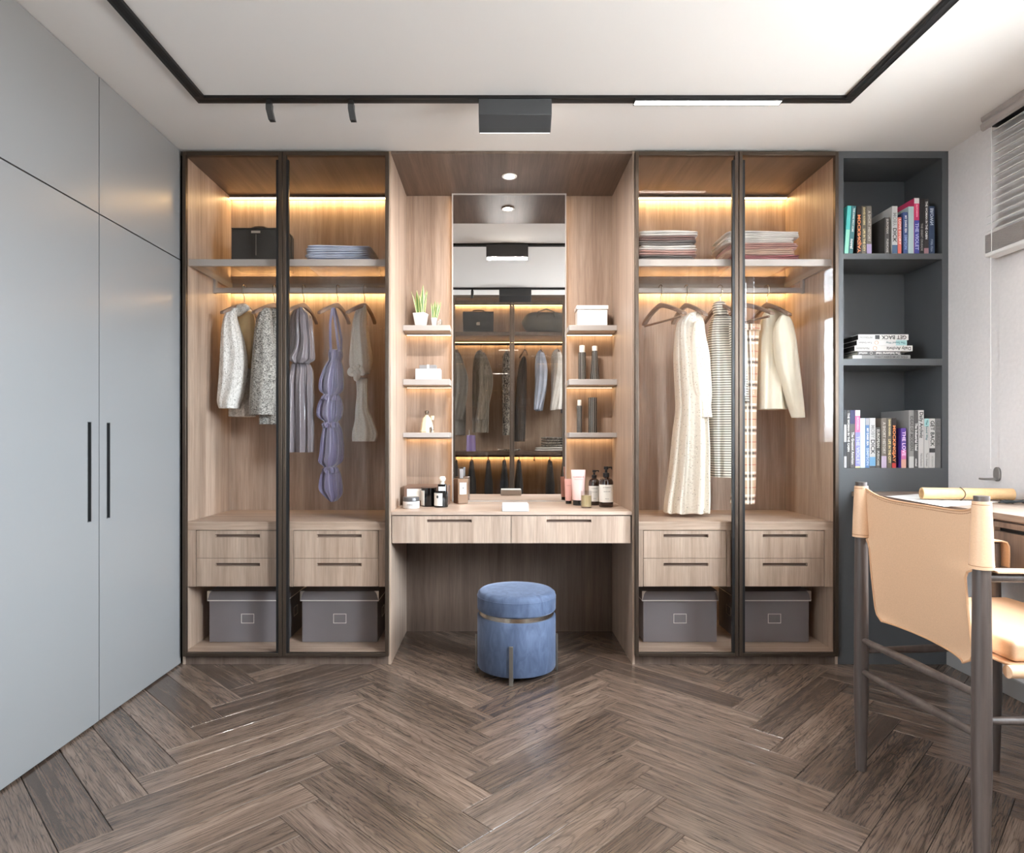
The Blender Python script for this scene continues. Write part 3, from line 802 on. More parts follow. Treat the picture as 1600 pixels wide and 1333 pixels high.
g = garment('dress', 'long lilac satin tiered dress with thin straps', 'dress',
        tiered_body=(SPURP, [dict(rows=tier_rows, y=YG, depth=0.055, zoom=Z1, seed=9, folds=(8, 0.15), top=0.8, nr=110, fgrow=0.1)]),
        ruffle=(SPURP, [dict(rows=[(a, b, c), (a + 16, b - 12, c + 8), (a + 34, b - 6, c + 2)], y=YG - 0.03, depth=0.035, zoom=Z1, seed=12 + q, folds=(9, 0.2), top=0.9, nr=12, fgrow=0.1) for q, (a, b, c) in enumerate(((655, 838, 922), (812, 840, 918), (1072, 842, 912)))]))
def zp(a, b, y, Z): return (wx(Z[0] + a / Z[2], y), y, wz(Z[1] + b / Z[2], y))
for pts in ([(886, 152, -0.06), (874, 240, -0.06), (874, 330, -0.05), (878, 410, -0.04)], [(898, 150, 0.05), (922, 240, 0.03), (938, 330, 0.01), (936, 410, 0.0)], [(888, 150, -0.05), (905, 250, -0.05), (915, 330, -0.045), (925, 405, -0.04)]):
    MB().strip([zp(a, b, YG + c, Z1) for a, b, c in pts], (0.012, 0.003, 0), 0.003).build('strap', SPURP, g)
g = garment('blouse', 'ivory knit blouse with a tied knot hanging by the lilac dress', 'blouse',
        body=(KNIT, [dict(rows=[(130, 1042, 1076), (160, 1026, 1086), (250, 1006, 1084), (350, 996, 1094), (430, 989, 1104), (490, 990, 1108), (530, 1005, 1100)], y=YG, depth=0.06, zoom=Z1, seed=15, folds=(5, 0.06))]),
        tail=(KNIT, [dict(rows=[(555, 1022, 1092), (650, 1030, 1092), (740, 1022, 1096), (800, 1020, 1120), (850, 1010, 1140), (885, 1005, 1152), (925, 1006, 1140)], y=YG, depth=0.045, zoom=Z1, seed=16, folds=(5, 0.07))]),
        sleeve=(KNIT, [dict(rows=[(250, 1066, 1092), (330, 1074, 1100), (400, 1084, 1112), (450, 1092, 1118), (505, 1084, 1108)], y=YG + 0.05, depth=0.04, zoom=Z1, seed=17, folds=(3, 0.06))]))
kc = Vector(zp(1028, 522, YG - 0.06, Z1)); kb = MB()
for i, (dx, dz, ang, ln) in enumerate(((-0.018, 0.002, 20, 0.045), (0.016, 0.006, -35, 0.042), (0.0, -0.012, 65, 0.036))):
    pts = [(kc.x + dx + math.cos(math.radians(ang)) * ln * math.sin(a) * 0.5, kc.y - 0.012 * math.cos(a) + 0.004 * i, kc.z + dz * 1.5 + math.sin(math.radians(ang)) * ln * math.sin(a) * 0.5 + 0.014 * math.cos(a * 1.0)) for a in [k * math.pi / 5 for k in range(10)]]
    kb.tube(pts + [pts[0]], 0.013, 10)
kb.build('knot', KNIT, g, sub=1)

garment('dress', 'long ivory lace dress with long sleeves reaching the drawer chest top', 'dress',
        body=(LACE, [dict(rows=[(190, 332, 372), (212, 296, 384), (240, 263, 398), (300, 252, 402), (400, 247, 412), (500, 250, 414), (600, 255, 416), (700, 258, 415), (800, 246, 422), (900, 236, 427), (1000, 226, 428), (1100, 214, 428), (1180, 202, 428), (1236, 198, 425)], y=YG - 0.05, depth=0.07, zoom=Z2, seed=21, folds=(9, 0.12), hem=0.004, nr=48)]),
        sleeve=(LACE, [dict(rows=[(235, 350, 398), (320, 332, 408), (420, 326, 427), (500, 330, 432), (600, 342, 437), (645, 358, 436), (670, 374, 430), (740, 376, 438)], y=YG - 0.10, depth=0.04, zoom=Z2, seed=22, folds=(3, 0.06))]))
garment('dress', 'cream and grey striped turtleneck dress', 'dress',
        body=(STRIPE, [dict(rows=[(205, 452, 525), (225, 438, 560), (262, 428, 585), (320, 420, 592), (400, 415, 592), (600, 420, 588), (800, 426, 580), (1050, 438, 572)], y=YG + 0.02, depth=0.065, zoom=Z2, seed=23, folds=(6, 0.06))]),
        collar=(STRIPE, [dict(rows=[(138, 456, 500), (160, 444, 514), (190, 448, 520), (212, 452, 526)], y=YG + 0.02, depth=0.04, zoom=Z2, seed=24, folds=(4, 0.03), top=0.9)]),
        sleeve=(STRIPE, [dict(rows=[(240, 530, 585), (320, 535, 598), (430, 548, 612), (540, 565, 622), (662, 586, 632)], y=YG - 0.06, depth=0.04, zoom=Z2, seed=25, folds=(3, 0.05))]))
garment('trousers', 'beige checked trousers clipped below a curved hanger', 'trousers',
        leg=(PLAID, [dict(rows=[(270, 600, 690), (300, 592, 686), (400, 588, 680), (600, 582, 673), (800, 578, 670), (1000, 560, 668), (1100, 547, 668), (1190, 536, 664)], y=YG - 0.03, depth=0.03, zoom=Z2, seed=26, folds=(4, 0.06))]),
        waistband=(PLAID, [dict(rows=[(256, 604, 690), (272, 602, 692), (290, 598, 690)], y=YG - 0.03, depth=0.032, zoom=Z2, seed=27, folds=(4, 0.03), top=0.95)]))
garment('sweater', 'cream wool sweater hanging beside the checked trousers', 'sweater',
        body=(CREAM, [dict(rows=[(170, 738, 770), (188, 716, 800), (220, 702, 835), (300, 690, 846), (400, 684, 832), (500, 681, 822), (600, 680, 818), (700, 680, 822)], y=YG, depth=0.065, zoom=Z2, seed=28, folds=(5, 0.05))]),
        sleeve=(CREAM, [dict(rows=[(205, 800, 838), (245, 774, 860), (300, 763, 870), (400, 766, 884), (500, 786, 896), (600, 816, 906), (700, 846, 915), (742, 862, 917)], y=YG - 0.08, depth=0.045, zoom=Z2, seed=29, folds=(3, 0.04))]))

rail_z = wz(450, 0.308)
hl = [(382, 'under the white tweed jacket'), (429, 'under the boucle tweed jacket'), (475, 'under the grey satin dress'), (528, 'holding the lilac satin dress'), (570, 'under the ivory knit blouse')]
for px, s_ in hl:
    hanger(wx(px, 0.308), 0.308, rail_z + 0.002, math.radians(74), 'brown wooden hanger with steel hook ' + s_, 'hangers on the wardrobe rail by the grey closet', hw=0.15, drop=0.07)
hl = [(1032, 'bare pale wooden hanger with trouser bar beside the lace dress', True, 68, 0.17), (1072, 'pale wooden hanger with steel hook under the lace dress', False, 68, 0.13), (1125, 'pale wooden hanger with steel hook under the striped dress', False, 60, 0.12),
      (1162, 'pale curved wooden hanger carrying the checked trousers', True, 66, 0.17), (1198, 'pale wooden hanger with steel hook under the cream sweater', False, 66, 0.13)]
for px, s_, bar, a, hw_ in hl:
    hanger(wx(px, 0.308), 0.308, rail_z + 0.002, math.radians(-a), s_, 'hangers on the wardrobe rail by the bookcase', hw=hw_, bar=bar, drop=0.075, wide=0.030, near=1)


# ------------------------------------------------------------------ folded clothes on the glass shelves
ZSH = wz(405, 0.03)


def folded(label, group, m, x0, x1, y0, y1, z, h, seed, layers=3, wob=0.006, tilt=0.0):
    """folded garment: layers that turn round at the front-left fold"""
    rnd = random.Random(seed); mb = MB(); lh = h / layers; nx, n = 14, 12
    for i in range(layers):
        zc = z + lh * (i + 0.5); xa = x0 + rnd.uniform(-1, 1) * wob; xb = x1 + rnd.uniform(-2, 0.5) * wob
        ya = y0 + rnd.uniform(0, 1) * wob; rings = []
        for k in range(nx + 1):
            u = k / nx; x = xa + (xb - xa) * u; e = 0.52 * lh * min(1, 0.55 + 3 * min(u, 1 - u))
            dz = tilt * (0.5 - u) * (x1 - x0) + 0.0022 * math.sin(5 * u + seed + i) * (1 if i == layers - 1 else 0.5)
            r = []
            for q in range(n):
                th = 2 * math.pi * q / n; ct, st = math.cos(th), math.sin(th)
                yy = (ya + y1) / 2 + (y1 - ya) / 2 * math.copysign(abs(ct) ** 0.35, ct); zz = zc + dz + e * math.copysign(abs(st) ** 0.55, st)
                r.append((x, yy, max(zz, z + 0.0004)))
            rings.append(r)
        mb.loft(rings)
    ob = mb.build('folded_garment', m, None, sub=1)
    return tag(ob, label, 'clothing', group)


DENIM = cloth('pale_denim', C(206, 212, 228), 0.85, 500, 0.3); DENIM2 = cloth('slate_denim', C(176, 182, 208), 0.85, 500, 0.3)
FW = cloth('white_cotton', C(232, 229, 226), 0.85); FP = cloth('dusty_pink_cotton', C(196, 158, 150), 0.85); FR = cloth('rose_cotton', C(178, 116, 120), 0.85); FB = cloth('mauve_brown_cotton', C(138, 110, 106), 0.85); FG = cloth('grey_cotton', C(128, 122, 120), 0.85); FS = cloth('sand_cotton', C(214, 188, 172), 0.85)
yf = 0.12
def stack(x0, x1, items, group, gap=0.0005):
    z = ZSH
    for lab, m, pt, pl, pr, sd in items:
        h = (pt) * (D + yf) / F
        folded(lab, group, m, wx(pl, yf), wx(pr, yf), yf, yf + 0.26, z + gap, h, sd, layers=max(2, round(h / 0.011)))
        z += h + gap
g_ = 'folded clothes on the shelf by the briefcase'
stack(0, 0, [('slate blue folded denim at the bottom of the blue pile', DENIM2, 10, 477, 583, 1), ('pale blue folded denim on top of the blue pile', DENIM, 21, 474, 579, 2)], g_)
g_ = 'folded clothes in the tall mixed pile'
names = [('dark mauve', FB), ('grey', FG), ('dusty pink', FP), ('white', FW), ('grey', FG), ('mauve brown', FB), ('white', FW)]
pos_ = ['lowest in the tall mixed pile', 'second from the bottom of the tall mixed pile', 'third from the bottom of the tall mixed pile', 'in the middle of the tall mixed pile', 'third from the top of the tall mixed pile', 'second from the top of the tall mixed pile', 'on top of the tall mixed pile']
stack(0, 0, [('%s folded shirt %s' % (n_[0], p_), n_[1], [8, 7, 8, 7.5, 7, 7.5, 8.5][i], 996 + [0, 3, -1, 2, 0, 1, 2][i], 1092 + [0, -2, 2, 2, -1, 1, 3][i], 11 + i) for i, (n_, p_) in enumerate(zip(names, pos_))], g_)
g_ = 'folded clothes in the pink and white pile'
its = [('white folded shirt lowest in the pink and white pile', FW, 5, 1150, 1240, 31), ('rose folded shirt above the lowest white one', FR, 11, 1146, 1256, 32), ('sand pink folded shirt in the middle of the pink pile', FS, 9, 1136, 1248, 33), ('dusty pink folded shirt below the two white ones', FP, 9, 1140, 1252, 34), ('white folded shirt second from the top of the pink pile', FW, 9, 1134, 1246, 35), ('white folded shirt on top of the pink and white pile', FW, 9.5, 1138, 1254, 36)]
stack(0, 0, its, g_)

# ------------------------------------------------------------------ briefcase on the shelf
yb0 = 0.16; x0, x1 = wx(361, yb0), wx(445, yb0); z0, z1 = ZSH + 0.0008, wz(357, yb0); dep = 0.15
LEATHB = plain('black_leather', C(52, 49, 46), 0.45, 0, 0.5, 0.3, 300)
t = thing('briefcase', 'dark brown-black leather briefcase with a top handle on the glass shelf', 'briefcase', ((x0 + x1) / 2, yb0 + dep / 2, z0))
MB().box(x0, x1, yb0, yb0 + dep, z0, z1).build('body', LEATHB, t, 0.008, 3)
bx('flap', LEATHB, x0 + 0.002, x1 - 0.002, yb0 - 0.003, yb0 + dep - 0.01, z1 - 0.003, z1 + 0.003, t, 0.002)
cx = wx(400, yb0); hz = z1 + 0.002
hp = [(cx - 0.042, hz), (cx - 0.039, hz + 0.014), (cx - 0.022, hz + 0.0205), (cx, hz + 0.0215), (cx + 0.022, hz + 0.0205), (cx + 0.039, hz + 0.014), (cx + 0.042, hz)]
MB().tube([(a, yb0 + 0.05, b) for a, b in hp], 0.005, 8).build('handle', plain('brown_leather', C(84, 66, 52), 0.5), t, smooth=True)
pl_ = bx('name_plate', plain('silver_plate', C(214, 208, 198), 0.3, 0.8), cx - 0.022, cx + 0.022, yb0 - 0.0045, yb0 - 0.003, wz(364.5, yb0), wz(361, yb0), t)
bx('front_seam', plain('seam_grey', C(170, 162, 152), 0.5), cx - 0.001, cx + 0.001, yb0 - 0.0008, yb0 + 0.001, wz(399, yb0), wz(366, yb0), t)
MB().tube([(x1 + 0.001, yb0 + 0.07, z1 - 0.004), (x1 + 0.018, yb0 + 0.05, z1 - 0.03), (x1 + 0.022, yb0 + 0.03, z1 - 0.09), (x1 + 0.030, yb0 + 0.02, z0 + 0.005), (x1 + 0.05, yb0 + 0.01, z0 + 0.004)], 0.003, 6).build('strap', LEATHB, t, smooth=True)

# ------------------------------------------------------------------ storage boxes under the drawers
LINEN = plain('grey_box_linen', C(122, 116, 118), 0.8, 0, 0.3, 0.15, 900); TRIM = plain('pale_trim', C(226, 220, 214), 0.4, 0.2); NICK = plain('nickel', C(216, 208, 198), 0.3, 0.8)
def storage_box(pxa, pxb, label, yf=0.137):
    x0, x1 = wx(pxa, yf), wx(pxb, yf); z0 = ZF + 0.0006; z1 = wz(923.5, yf); zl = wz(938.5, yf); yb_ = yf + 0.30
    t = thing('storage_box', label, 'box', ((x0 + x1) / 2, yf + 0.15, z0), 'grey storage boxes under the drawers')
    bx('box_body', LINEN, x0, x1, yf, yb_, z0, zl + 0.01, t, 0.002)
    e = 0.006
    l = MB(); l.box(x0 - e, x1 + e, yf - e, yb_ + e, zl, z1); lid = l.build('lid', LINEN, t, 0.002)
    b = MB(); b.box(x0 - e - 0.001, x1 + e + 0.001, yf - e - 0.001, yf - e + 0.0005, zl - 0.001, zl + 0.004); b.box(x0 - e - 0.001, x0 - e + 0.0005, yf - e, yb_ + e, zl - 0.001, zl + 0.004); b.box(x1 + e - 0.0005, x1 + e + 0.001, yf - e, yb_ + e, zl - 0.001, zl + 0.004)
    b.build('lid_trim', TRIM, lid)
    hgt = z1 - zl
    for sx, s_ in ((x0 - e, 1), (x1 + e, -1)):
        P = [(sx - s_ * 0.0012, zl), (sx - s_ * 0.0012, z1 + 0.0012), (sx + s_ * 0.022, z1 + 0.0012)] + [(sx + s_ * (0.022 - 0.018 * math.sin(a)), z1 - (hgt * 0.95) * (1 - math.cos(a))) for a in (0.4, 0.8, 1.2)]
        MB().prism(P, 'Y', yf - e - 0.0015, yf - e + 0.0005).build('corner_guard', NICK, lid)
    cx, zc, hw_, hh = (x0 + x1) / 2, wz(966.5, yf), 0.032, 0.0235
    def label_frame(fn):
        b = MB()
        for a0, a1, c0, c1 in ((-hw_, hw_, -hh, -hh + 0.003), (-hw_, hw_, hh - 0.003, hh), (-hw_, -hw_ + 0.003, -hh, hh), (hw_ - 0.003, hw_, -hh, hh)): fn(b, a0, a1, c0, c1)
        b.build('label_frame', TRIM, t)
    label_frame(lambda b, a0, a1, c0, c1: b.box(cx + a0, cx + a1, yf - 0.0016, yf + 0.0004, zc + c0, zc + c1))
    yc = yf + 0.15
    for xs, s_ in ((x0, -1), (x1, 1)): label_frame(lambda b, a0, a1, c0, c1: b.box(xs - 0.0004 * s_, xs + 0.0016 * s_, yc + a0, yc + a1, zc + c0, zc + c1))

storage_box(327, 447, 'grey storage box with label frame on the wardrobe floor nearest the grey closet')
storage_box(472, 590, 'grey storage box with label frame in front of the niche side of the closet-side wardrobe')
storage_box(1005, 1120, 'grey storage box with label frame on the wardrobe floor below the lace dress')
storage_box(1156, 1264, 'grey storage box with label frame on the wardrobe floor nearest the bookcase')

# ------------------------------------------------------------------ stool
t = thing('pouf_stool', 'round blue velvet pouf stool with steel legs under the vanity counter', 'stool', (0, 0, 0), local=True)
sd = 2.93; sx_ = (807 - 776) * sd / F; R_ = 61.0 * sd / F
t.location = (sx_, sd - D, 0)
vt = NT('blue_velvet'); v = vt.coord((1, 1, 0.35)); n1 = vt.noise(v, 30, 4, 0.6, 0.8); n2 = vt.noise(vt.coord(), 600, 3)
vt.set(color=vt.ramp(n1, [(0.3, C(54, 66, 90)), (0.7, C(82, 96, 122))]), rough=0.75, sheen=0.55); vt.b.inputs['Sheen Roughness'].default_value = 0.35
vt.b.inputs['Sheen Tint'].default_value = C(205, 215, 240); vt.bump(n2, 0.25, 0.001); VELVET = vt.m
zt_ = H - (920 - 687) * sd / F; zg1 = H - (953 - 687) * sd / F + 0.005; zg0 = zg1 - 0.020; zb_ = 0.026
prof = [(0.0, zb_), (R_ - 0.012, zb_), (R_ - 0.003, zb_ + 0.004), (R_, zb_ + 0.012), (R_, zg0 - 0.004), (R_ - 0.003, zg0), (R_ - 0.01, zg0), (0.0, zg0)]
MB().lathe(prof, 0, 0, 0, 64).build('base', VELVET, t, smooth=True)
MB().lathe([(0.0, zg0 + 0.0005), (R_ - 0.008, zg0 + 0.0005), (R_ - 0.008, zg1 - 0.0005), (0.0, zg1 - 0.0005)], 0, 0, 0, 64).build('steel_band', STEEL, t, smooth=True)
prof = [(0.0, zg1), (R_ - 0.008, zg1), (R_, zg1 + 0.007), (R_ + 0.001, zt_ - 0.028), (R_ - 0.003, zt_ - 0.012), (R_ - 0.014, zt_ - 0.003), (R_ - 0.035, zt_), (R_ * 0.5, zt_ + 0.004), (0.0, zt_ + 0.005)]
cu = MB().lathe(prof, 0, 0, 0, 64).build('cushion', VELVET, t, smooth=True)
MB().tube([((R_ - 0.0005) * math.cos(a), (R_ - 0.0005) * math.sin(a), zt_ - 0.026) for a in [k * math.pi / 32 for k in range(65)]], 0.0022, 6).build('piping', VELVET, cu, smooth=True)
LEGM = plain('brushed_steel', C(132, 128, 122), 0.35, 0.85)
for a in (-99, 2, 90, 182):
    ca, sa = math.cos(math.radians(a)), math.sin(math.radians(a)); w2 = 0.0085
    def q(r, s_, z): return (r * ca - s_ * sa, r * sa + s_ * ca, z)
    b = MB(); zl1 = 0.168
    for r0, r1, z0, z1 in ((R_ + 0.0015, R_ + 0.0105, 0.001, zl1), (R_ - 0.03, R_ + 0.0015, 0.018, 0.0255)):
        vs_ = [q(r, s_, z) for z in (z0, z1) for r, s_ in ((r0, -w2), (r1, -w2), (r1, w2), (r0, w2))]
        b.add(vs_, [(0, 3, 2, 1), (4, 5, 6, 7), (0, 1, 5, 4), (1, 2, 6, 5), (2, 3, 7, 6), (3, 0, 4, 7)])
    b.build('leg', LEGM, t, 0.001)

# ------------------------------------------------------------------ desk
XD = wx(1330)
t = thing('desk', 'brown wooden desk with drawers along the window wall', 'desk', ((XD + XR) / 2, -0.9, 0))
ye = -2.0
bx('desktop', DESKW, XD, XR - 0.001, ye, -0.003, ZD - 0.022, ZD, t, 0.0015)
bx('carcass', DESKW, XD + 0.03, XR - 0.001, ye + 0.01, -0.004, ZD - 0.20, ZD - 0.023, t)
yy = [-0.01, -0.66, -1.32, -1.98]
DV = wood('desk_front_veneer', C(108, 88, 76), C(132, 111, 98), C(150, 130, 116))
for a, b in zip(yy[:-1], yy[1:]):
    z0, z1 = ZD - 0.198, ZD - 0.030; h0, h1 = ZD - 0.062, ZD - 0.048; y0, y1 = b + 0.0015, a - 0.0015; c = (y0 + y1) / 2
    m = MB()
    for q0, q1, r0, r1 in ((y0, c - 0.13, z0, z1), (c + 0.13, y1, z0, z1), (c - 0.13, c + 0.13, z0, h0), (c - 0.13, c + 0.13, h1, z1)): m.box(XD + 0.008, XD + 0.026, q0, q1, r0, r1)
    d = m.build('drawer', DV, t)
    bx('handle_slot', GROOVE, XD + 0.0255, XD + 0.028, c - 0.13, c + 0.13, h0, h1, d)
bx('end_panel', DV, XD + 0.03, XR - 0.001, ye + 0.01, ye + 0.03, 0.0, ZD - 0.20, t)

# ------------------------------------------------------------------ things on the desk
PAPER = plain('white_paper', C(216, 214, 210), 0.8); KRAFT = plain('tan_hide', C(206, 168, 122), 0.6, 0, 0.4, 0.2, 80, 0.08)
def dx_(px, py): d = (H - ZD) * F / (py - 687); return (px - 776) * d / F, d - D
xa, ya = dx_(1431, 781); xb, yb = dx_(1576, 783)
a_, b_ = Vector((xa + 0.01, ya - 0.02, ZD + 0.0)), Vector((min(xb, XR - 0.03), yb - 0.02, ZD + 0.0))
t = thing('leather_roll', 'rolled tan leather sheet tied with a thin cord on the desk', 'roll', ((a_.x + b_.x) / 2, (a_.y + b_.y) / 2, ZD + 0.003), local=True)
ln = (b_ - a_).length; t.rotation_euler = (0, 0, math.atan2(b_.y - a_.y, b_.x - a_.x)); rr = 0.0245
spir = []
for k in range(60): th = k * 0.33; r = rr * (1 - 0.30 * (k / 59)); spir.append((r * math.cos(th - 1.2), rr + r * math.sin(th - 1.2)))
inner = [((1 - 0.0022 / max(0.001, math.hypot(p[0], p[1] - rr))) * p[0], rr + (1 - 0.0022 / max(0.001, math.hypot(p[0], p[1] - rr))) * (p[1] - rr)) for p in spir]
m = MB(); N_ = len(spir); vs_ = []
for x in (-ln / 2, ln / 2): vs_ += [(x, p[0], p[1]) for p in spir] + [(x, p[0], p[1]) for p in inner]
fs = []
for k in range(N_ - 1):
    A = lambda s_, i, k_: s_ * 2 * N_ + i * N_ + k_
    fs += [(A(0, 0, k), A(0, 0, k + 1), A(1, 0, k + 1), A(1, 0, k)), (A(0, 1, k), A(1, 1, k), A(1, 1, k + 1), A(0, 1, k + 1)), (A(0, 0, k), A(0, 1, k), A(0, 1, k + 1), A(0, 0, k + 1)), (A(1, 0, k), A(1, 0, k + 1), A(1, 1, k + 1), A(1, 1, k))]
m.add(vs_, fs).build('rolled_sheet', KRAFT, t, smooth=True)
MB().tube([(-0.02 + 0.004 * math.sin(k), (rr + 0.001) * math.cos(k * math.pi / 8), rr + (rr + 0.001) * math.sin(k * math.pi / 8)) for k in range(17)], 0.0015, 6).build('tie_cord', plain('dark_cord', C(70, 56, 44), 0.8), t, smooth=True)
tag(MB().prism([dx_(1385, 776), dx_(1440, 772), dx_(1560, 785), dx_(1475, 792)], 'Z', ZD + 0.0004, ZD + 0.0016).build('paper_sheet', PAPER), 'loose white paper sheet lying under the rolled leather', 'paper')
rnd = random.Random(3); px0, py0 = dx_(1572, 787)
pts = []
for k in range(40): a = k * 0.5; pts.append((min(px0 + 0.05 + 0.07 * math.cos(a) + 0.02 * math.sin(2.3 * a), XR - 0.02), py0 + 0.02 - 0.002 * k + 0.035 * math.sin(1.3 * a), ZD + 0.004 + 0.004 * (1 + math.sin(3.1 * a))))
tag(MB().tube(pts, 0.0022, 6).build('charging_cable', plain('cable_black', C(30, 32, 36), 0.5), None, smooth=True), 'tangled black charging cable on the desk behind the chair', 'cable')
# coffee mug, notebook further along the desk
mg = thing('mug', 'white ceramic mug with a round handle on the desk', 'mug', (2.018, -1.06, ZD + 0.0005), local=True)
CER = plain('white_ceramic', C(238, 234, 228), 0.2)
MB().lathe([(0.0, 0.0), (0.030, 0.0), (0.036, 0.006), (0.042, 0.06), (0.046, 0.118), (0.043, 0.118), (0.039, 0.06), (0.032, 0.01), (0.0, 0.008)], 0, 0, 0, 32).build('cup', CER, mg, smooth=True)
MB().tube([(-0.043, 0, 0.10), (-0.07, 0, 0.105), (-0.085, 0, 0.08), (-0.078, 0, 0.045), (-0.040, 0, 0.03)], 0.005, 8).build('mug_handle', CER, mg, smooth=True)
nb = thing('notebook', 'open white notebook on the desk beyond the mug', 'notebook', (1.87, -1.32, ZD + 0.0005), local=True)
bx('page_block', PAPER, -0.10, -0.001, -0.10, 0.10, 0.002, 0.010, nb, 0.001); bx('page_block', PAPER, 0.001, 0.10, -0.10, 0.10, 0.002, 0.010, nb, 0.001); bx('cover', BLACK, -0.103, 0.103, -0.103, 0.103, 0, 0.002, nb)

# ------------------------------------------------------------------ leather sling chair facing the desk
LEA = plain('tan_saddle_leather', C(208, 168, 134), 0.45, 0, 0.45, 0.12, 260, 0.05); LEAE = plain('leather_edge', C(196, 150, 112), 0.6)
STITCH = plain('stitching', C(150, 104, 70), 0.7)
t = thing('armchair', 'tan saddle leather sling armchair with dark wooden frame at the desk', 'chair', (1.38, -1.22, 0))
cxB, cyA, cyB, cxF = 1.160, -0.9635, -1.473, 1.585
zc1 = 0.916; zF = 0.722
def post(x, y, z1, r0, r1): return MB().tube([(x, y, 0.001), (x, y, 0.25), (x, y, z1 * 0.6), (x, y, z1)], [r0 * 0.72, r0, r1, r1 * 0.80], 20).build('leg', POST, t, smooth=True)
post(cxB, cyA, zc1, 0.0215, 0.0205); post(cxB, cyB, zc1, 0.0215, 0.0205); post(cxF, cyA + 0.005, zF, 0.0225, 0.0215); post(cxF, cyB, zF, 0.0225, 0.0215)
def rung(a, b, r=0.012): MB().tube([a, Vector(a).lerp(Vector(b), 0.5), b], [r * 0.72, r * 1.1, r * 0.72], 14).build('stretcher', POST, t, smooth=True)
zA = lambda py, d: H - (py - 687) * d / F
dA, dB = D + cyA, D + cyB
rung((cxB, cyA, zA(999, dA)), (cxB, cyB, zA(1088, dB))); rung((cxB, cyA, zA(1048, dA)), (cxB, cyB, zA(1152, dB)))
rung((cxB, cyB, zA(1126, dB)), (cxF, cyB, zA(1128, dB)), 0.0115); rung((cxB, cyA, zA(1017, dA)), (cxF, cyA, zA(1010, dA)), 0.0115)
rung((cxF, cyA, 0.36), (cxF, cyB, 0.36))
# back sling: a bowed sheet between two sleeves, narrower below them
nu, nv = 28, 26; outer, inner_ = [], []; mid = (cyA + cyB) / 2; half = (cyA - cyB) / 2 - 0.012
for i in range(nu + 1):
    u = i / nu; s_ = 1 - 2 * u
    zt = 0.866 + 0.034 * abs(s_) ** 5; zbm = 0.488 - 0.008 * u
    colA, colB = [], []
    for j in range(nv + 1):
        v_ = j / nv; z = zt + (zbm - zt) * v_
        bow = 0.034 * (1 - s_ * s_) ** 0.8 + 0.03 * v_ ** 2
        k = min(1.0, max(0.0, (0.745 - z) / 0.03)); k = k * k * (3 - 2 * k)
        kb = max(0.0, (0.515 - z) / 0.03)
        hw_ = half - 0.036 * k - 0.03 * kb * kb
        yy_ = mid + 0.018 * k + hw_ * s_
        colA.append((cxB + 0.002 + bow, yy_, z)); colB.append((cxB + 0.0065 + bow, yy_, z))
    outer.append(colA); inner_.append(colB)
m = MB(); vs_ = [p for c in outer for p in c] + [p for c in inner_ for p in c]; n2 = nv + 1; off = (nu + 1) * n2; fs = []
for i in range(nu):
    for j in range(nv):
        a = i * n2 + j; fs += [(a, a + 1, a + n2 + 1, a + n2), (off + a, off + a + n2, off + a + n2 + 1, off + a + 1)]
for j in range(nv):
    a = j; fs.append((a, off + a, off + a + 1, a + 1)); a = nu * n2 + j; fs.append((a, a + 1, off + a + 1, off + a))
for i in range(nu):
    a = i * n2; fs.append((a, a + n2, off + a + n2, off + a)); a = i * n2 + nv; fs.append((a, off + a, off + a + n2, a + n2))
bk = m.add(vs_, fs).build('back_sling', LEA, t, smooth=True)
st = MB()
def stitch_line(pts):
    for p, q in zip(pts[:-1], pts[1:]):
        for f_ in (0.1, 0.6): st.tube([Vector(p).lerp(Vector(q), f_), Vector(p).lerp(Vector(q), f_ + 0.3)], 0.0008, 4)
stitch_line([Vector(c[0]) + Vector((-0.0006, 0, -0.008)) for c in outer])
st.build('stitching', STITCH, bk)
eg = MB(); eg.tube([c[0] for c in outer], 0.0030, 6); eg.tube([p for p in outer[-1]] + [c[-1] for c in reversed(outer[:-1])] + [p for p in reversed(outer[0])], 0.0028, 6); eg.build('bound_edge', LEAE, bk, smooth=True)
for y, s_ in ((cyA, 1), (cyB, -1)):
    sl = MB().tube([(cxB, y, 0.742), (cxB, y, 0.80), (cxB, y, 0.86), (cxB, y, 0.9035)], [0.0255, 0.0240, 0.0215, 0.0195], 28).build('leather_sleeve', LEA, t, smooth=True)
    for zz, rs in ((0.750, 0.0255), (0.896, 0.0200)):
        MB().tube([(cxB + rs * math.cos(a), y + rs * math.sin(a), zz) for a in [q_ * math.pi / 12 for q_ in range(25)]], 0.0008, 4).build('seam', STITCH, sl, smooth=True)
# seat: leather cushion on a sling held by sleeved side rails
zs_ = 0.508
sb = MB(); sb.box(cxB + 0.095, cxF + 0.02, cyB + 0.024, cyA - 0.024, zs_, zs_ + 0.050)
sb.build('seat_cushion', LEA, t, 0.014, 4)
for y in (cyA - 0.004, cyB + 0.004):
    MB().tube([(cxB + 0.065, y, zs_ - 0.014), (cxF - 0.02, y, zs_ - 0.014)], 0.0155, 18).build('seat_sleeve', LEA, t, smooth=True)
MB().box(cxB + 0.085, cxF + 0.01, cyB + 0.006, cyA - 0.006, zs_ - 0.010, zs_ - 0.002).build('seat_sling', LEA, t, 0.003)
# arms: wooden rail with a leather strap that turns down over the front post
for y in (cyA, cyB):
    ar = MB().tube([(cxB, y, 0.722), (cxF, y, 0.712)], [0.011, 0.010], 14).build('arm_rail', POST, t, smooth=True)
    P = [(cxB + 0.022, y, 0.737), (cxF - 0.03, y, 0.731), (cxF + 0.008, y, 0.7305), (cxF + 0.022, y, 0.7265), (cxF + 0.029, y, 0.714), (cxF + 0.030, y, 0.69), (cxF + 0.029, y, 0.648)]
    MB().strip(P, (0, 0.044, 0), 0.005).build('arm_strap', LEA, ar, 0.001)

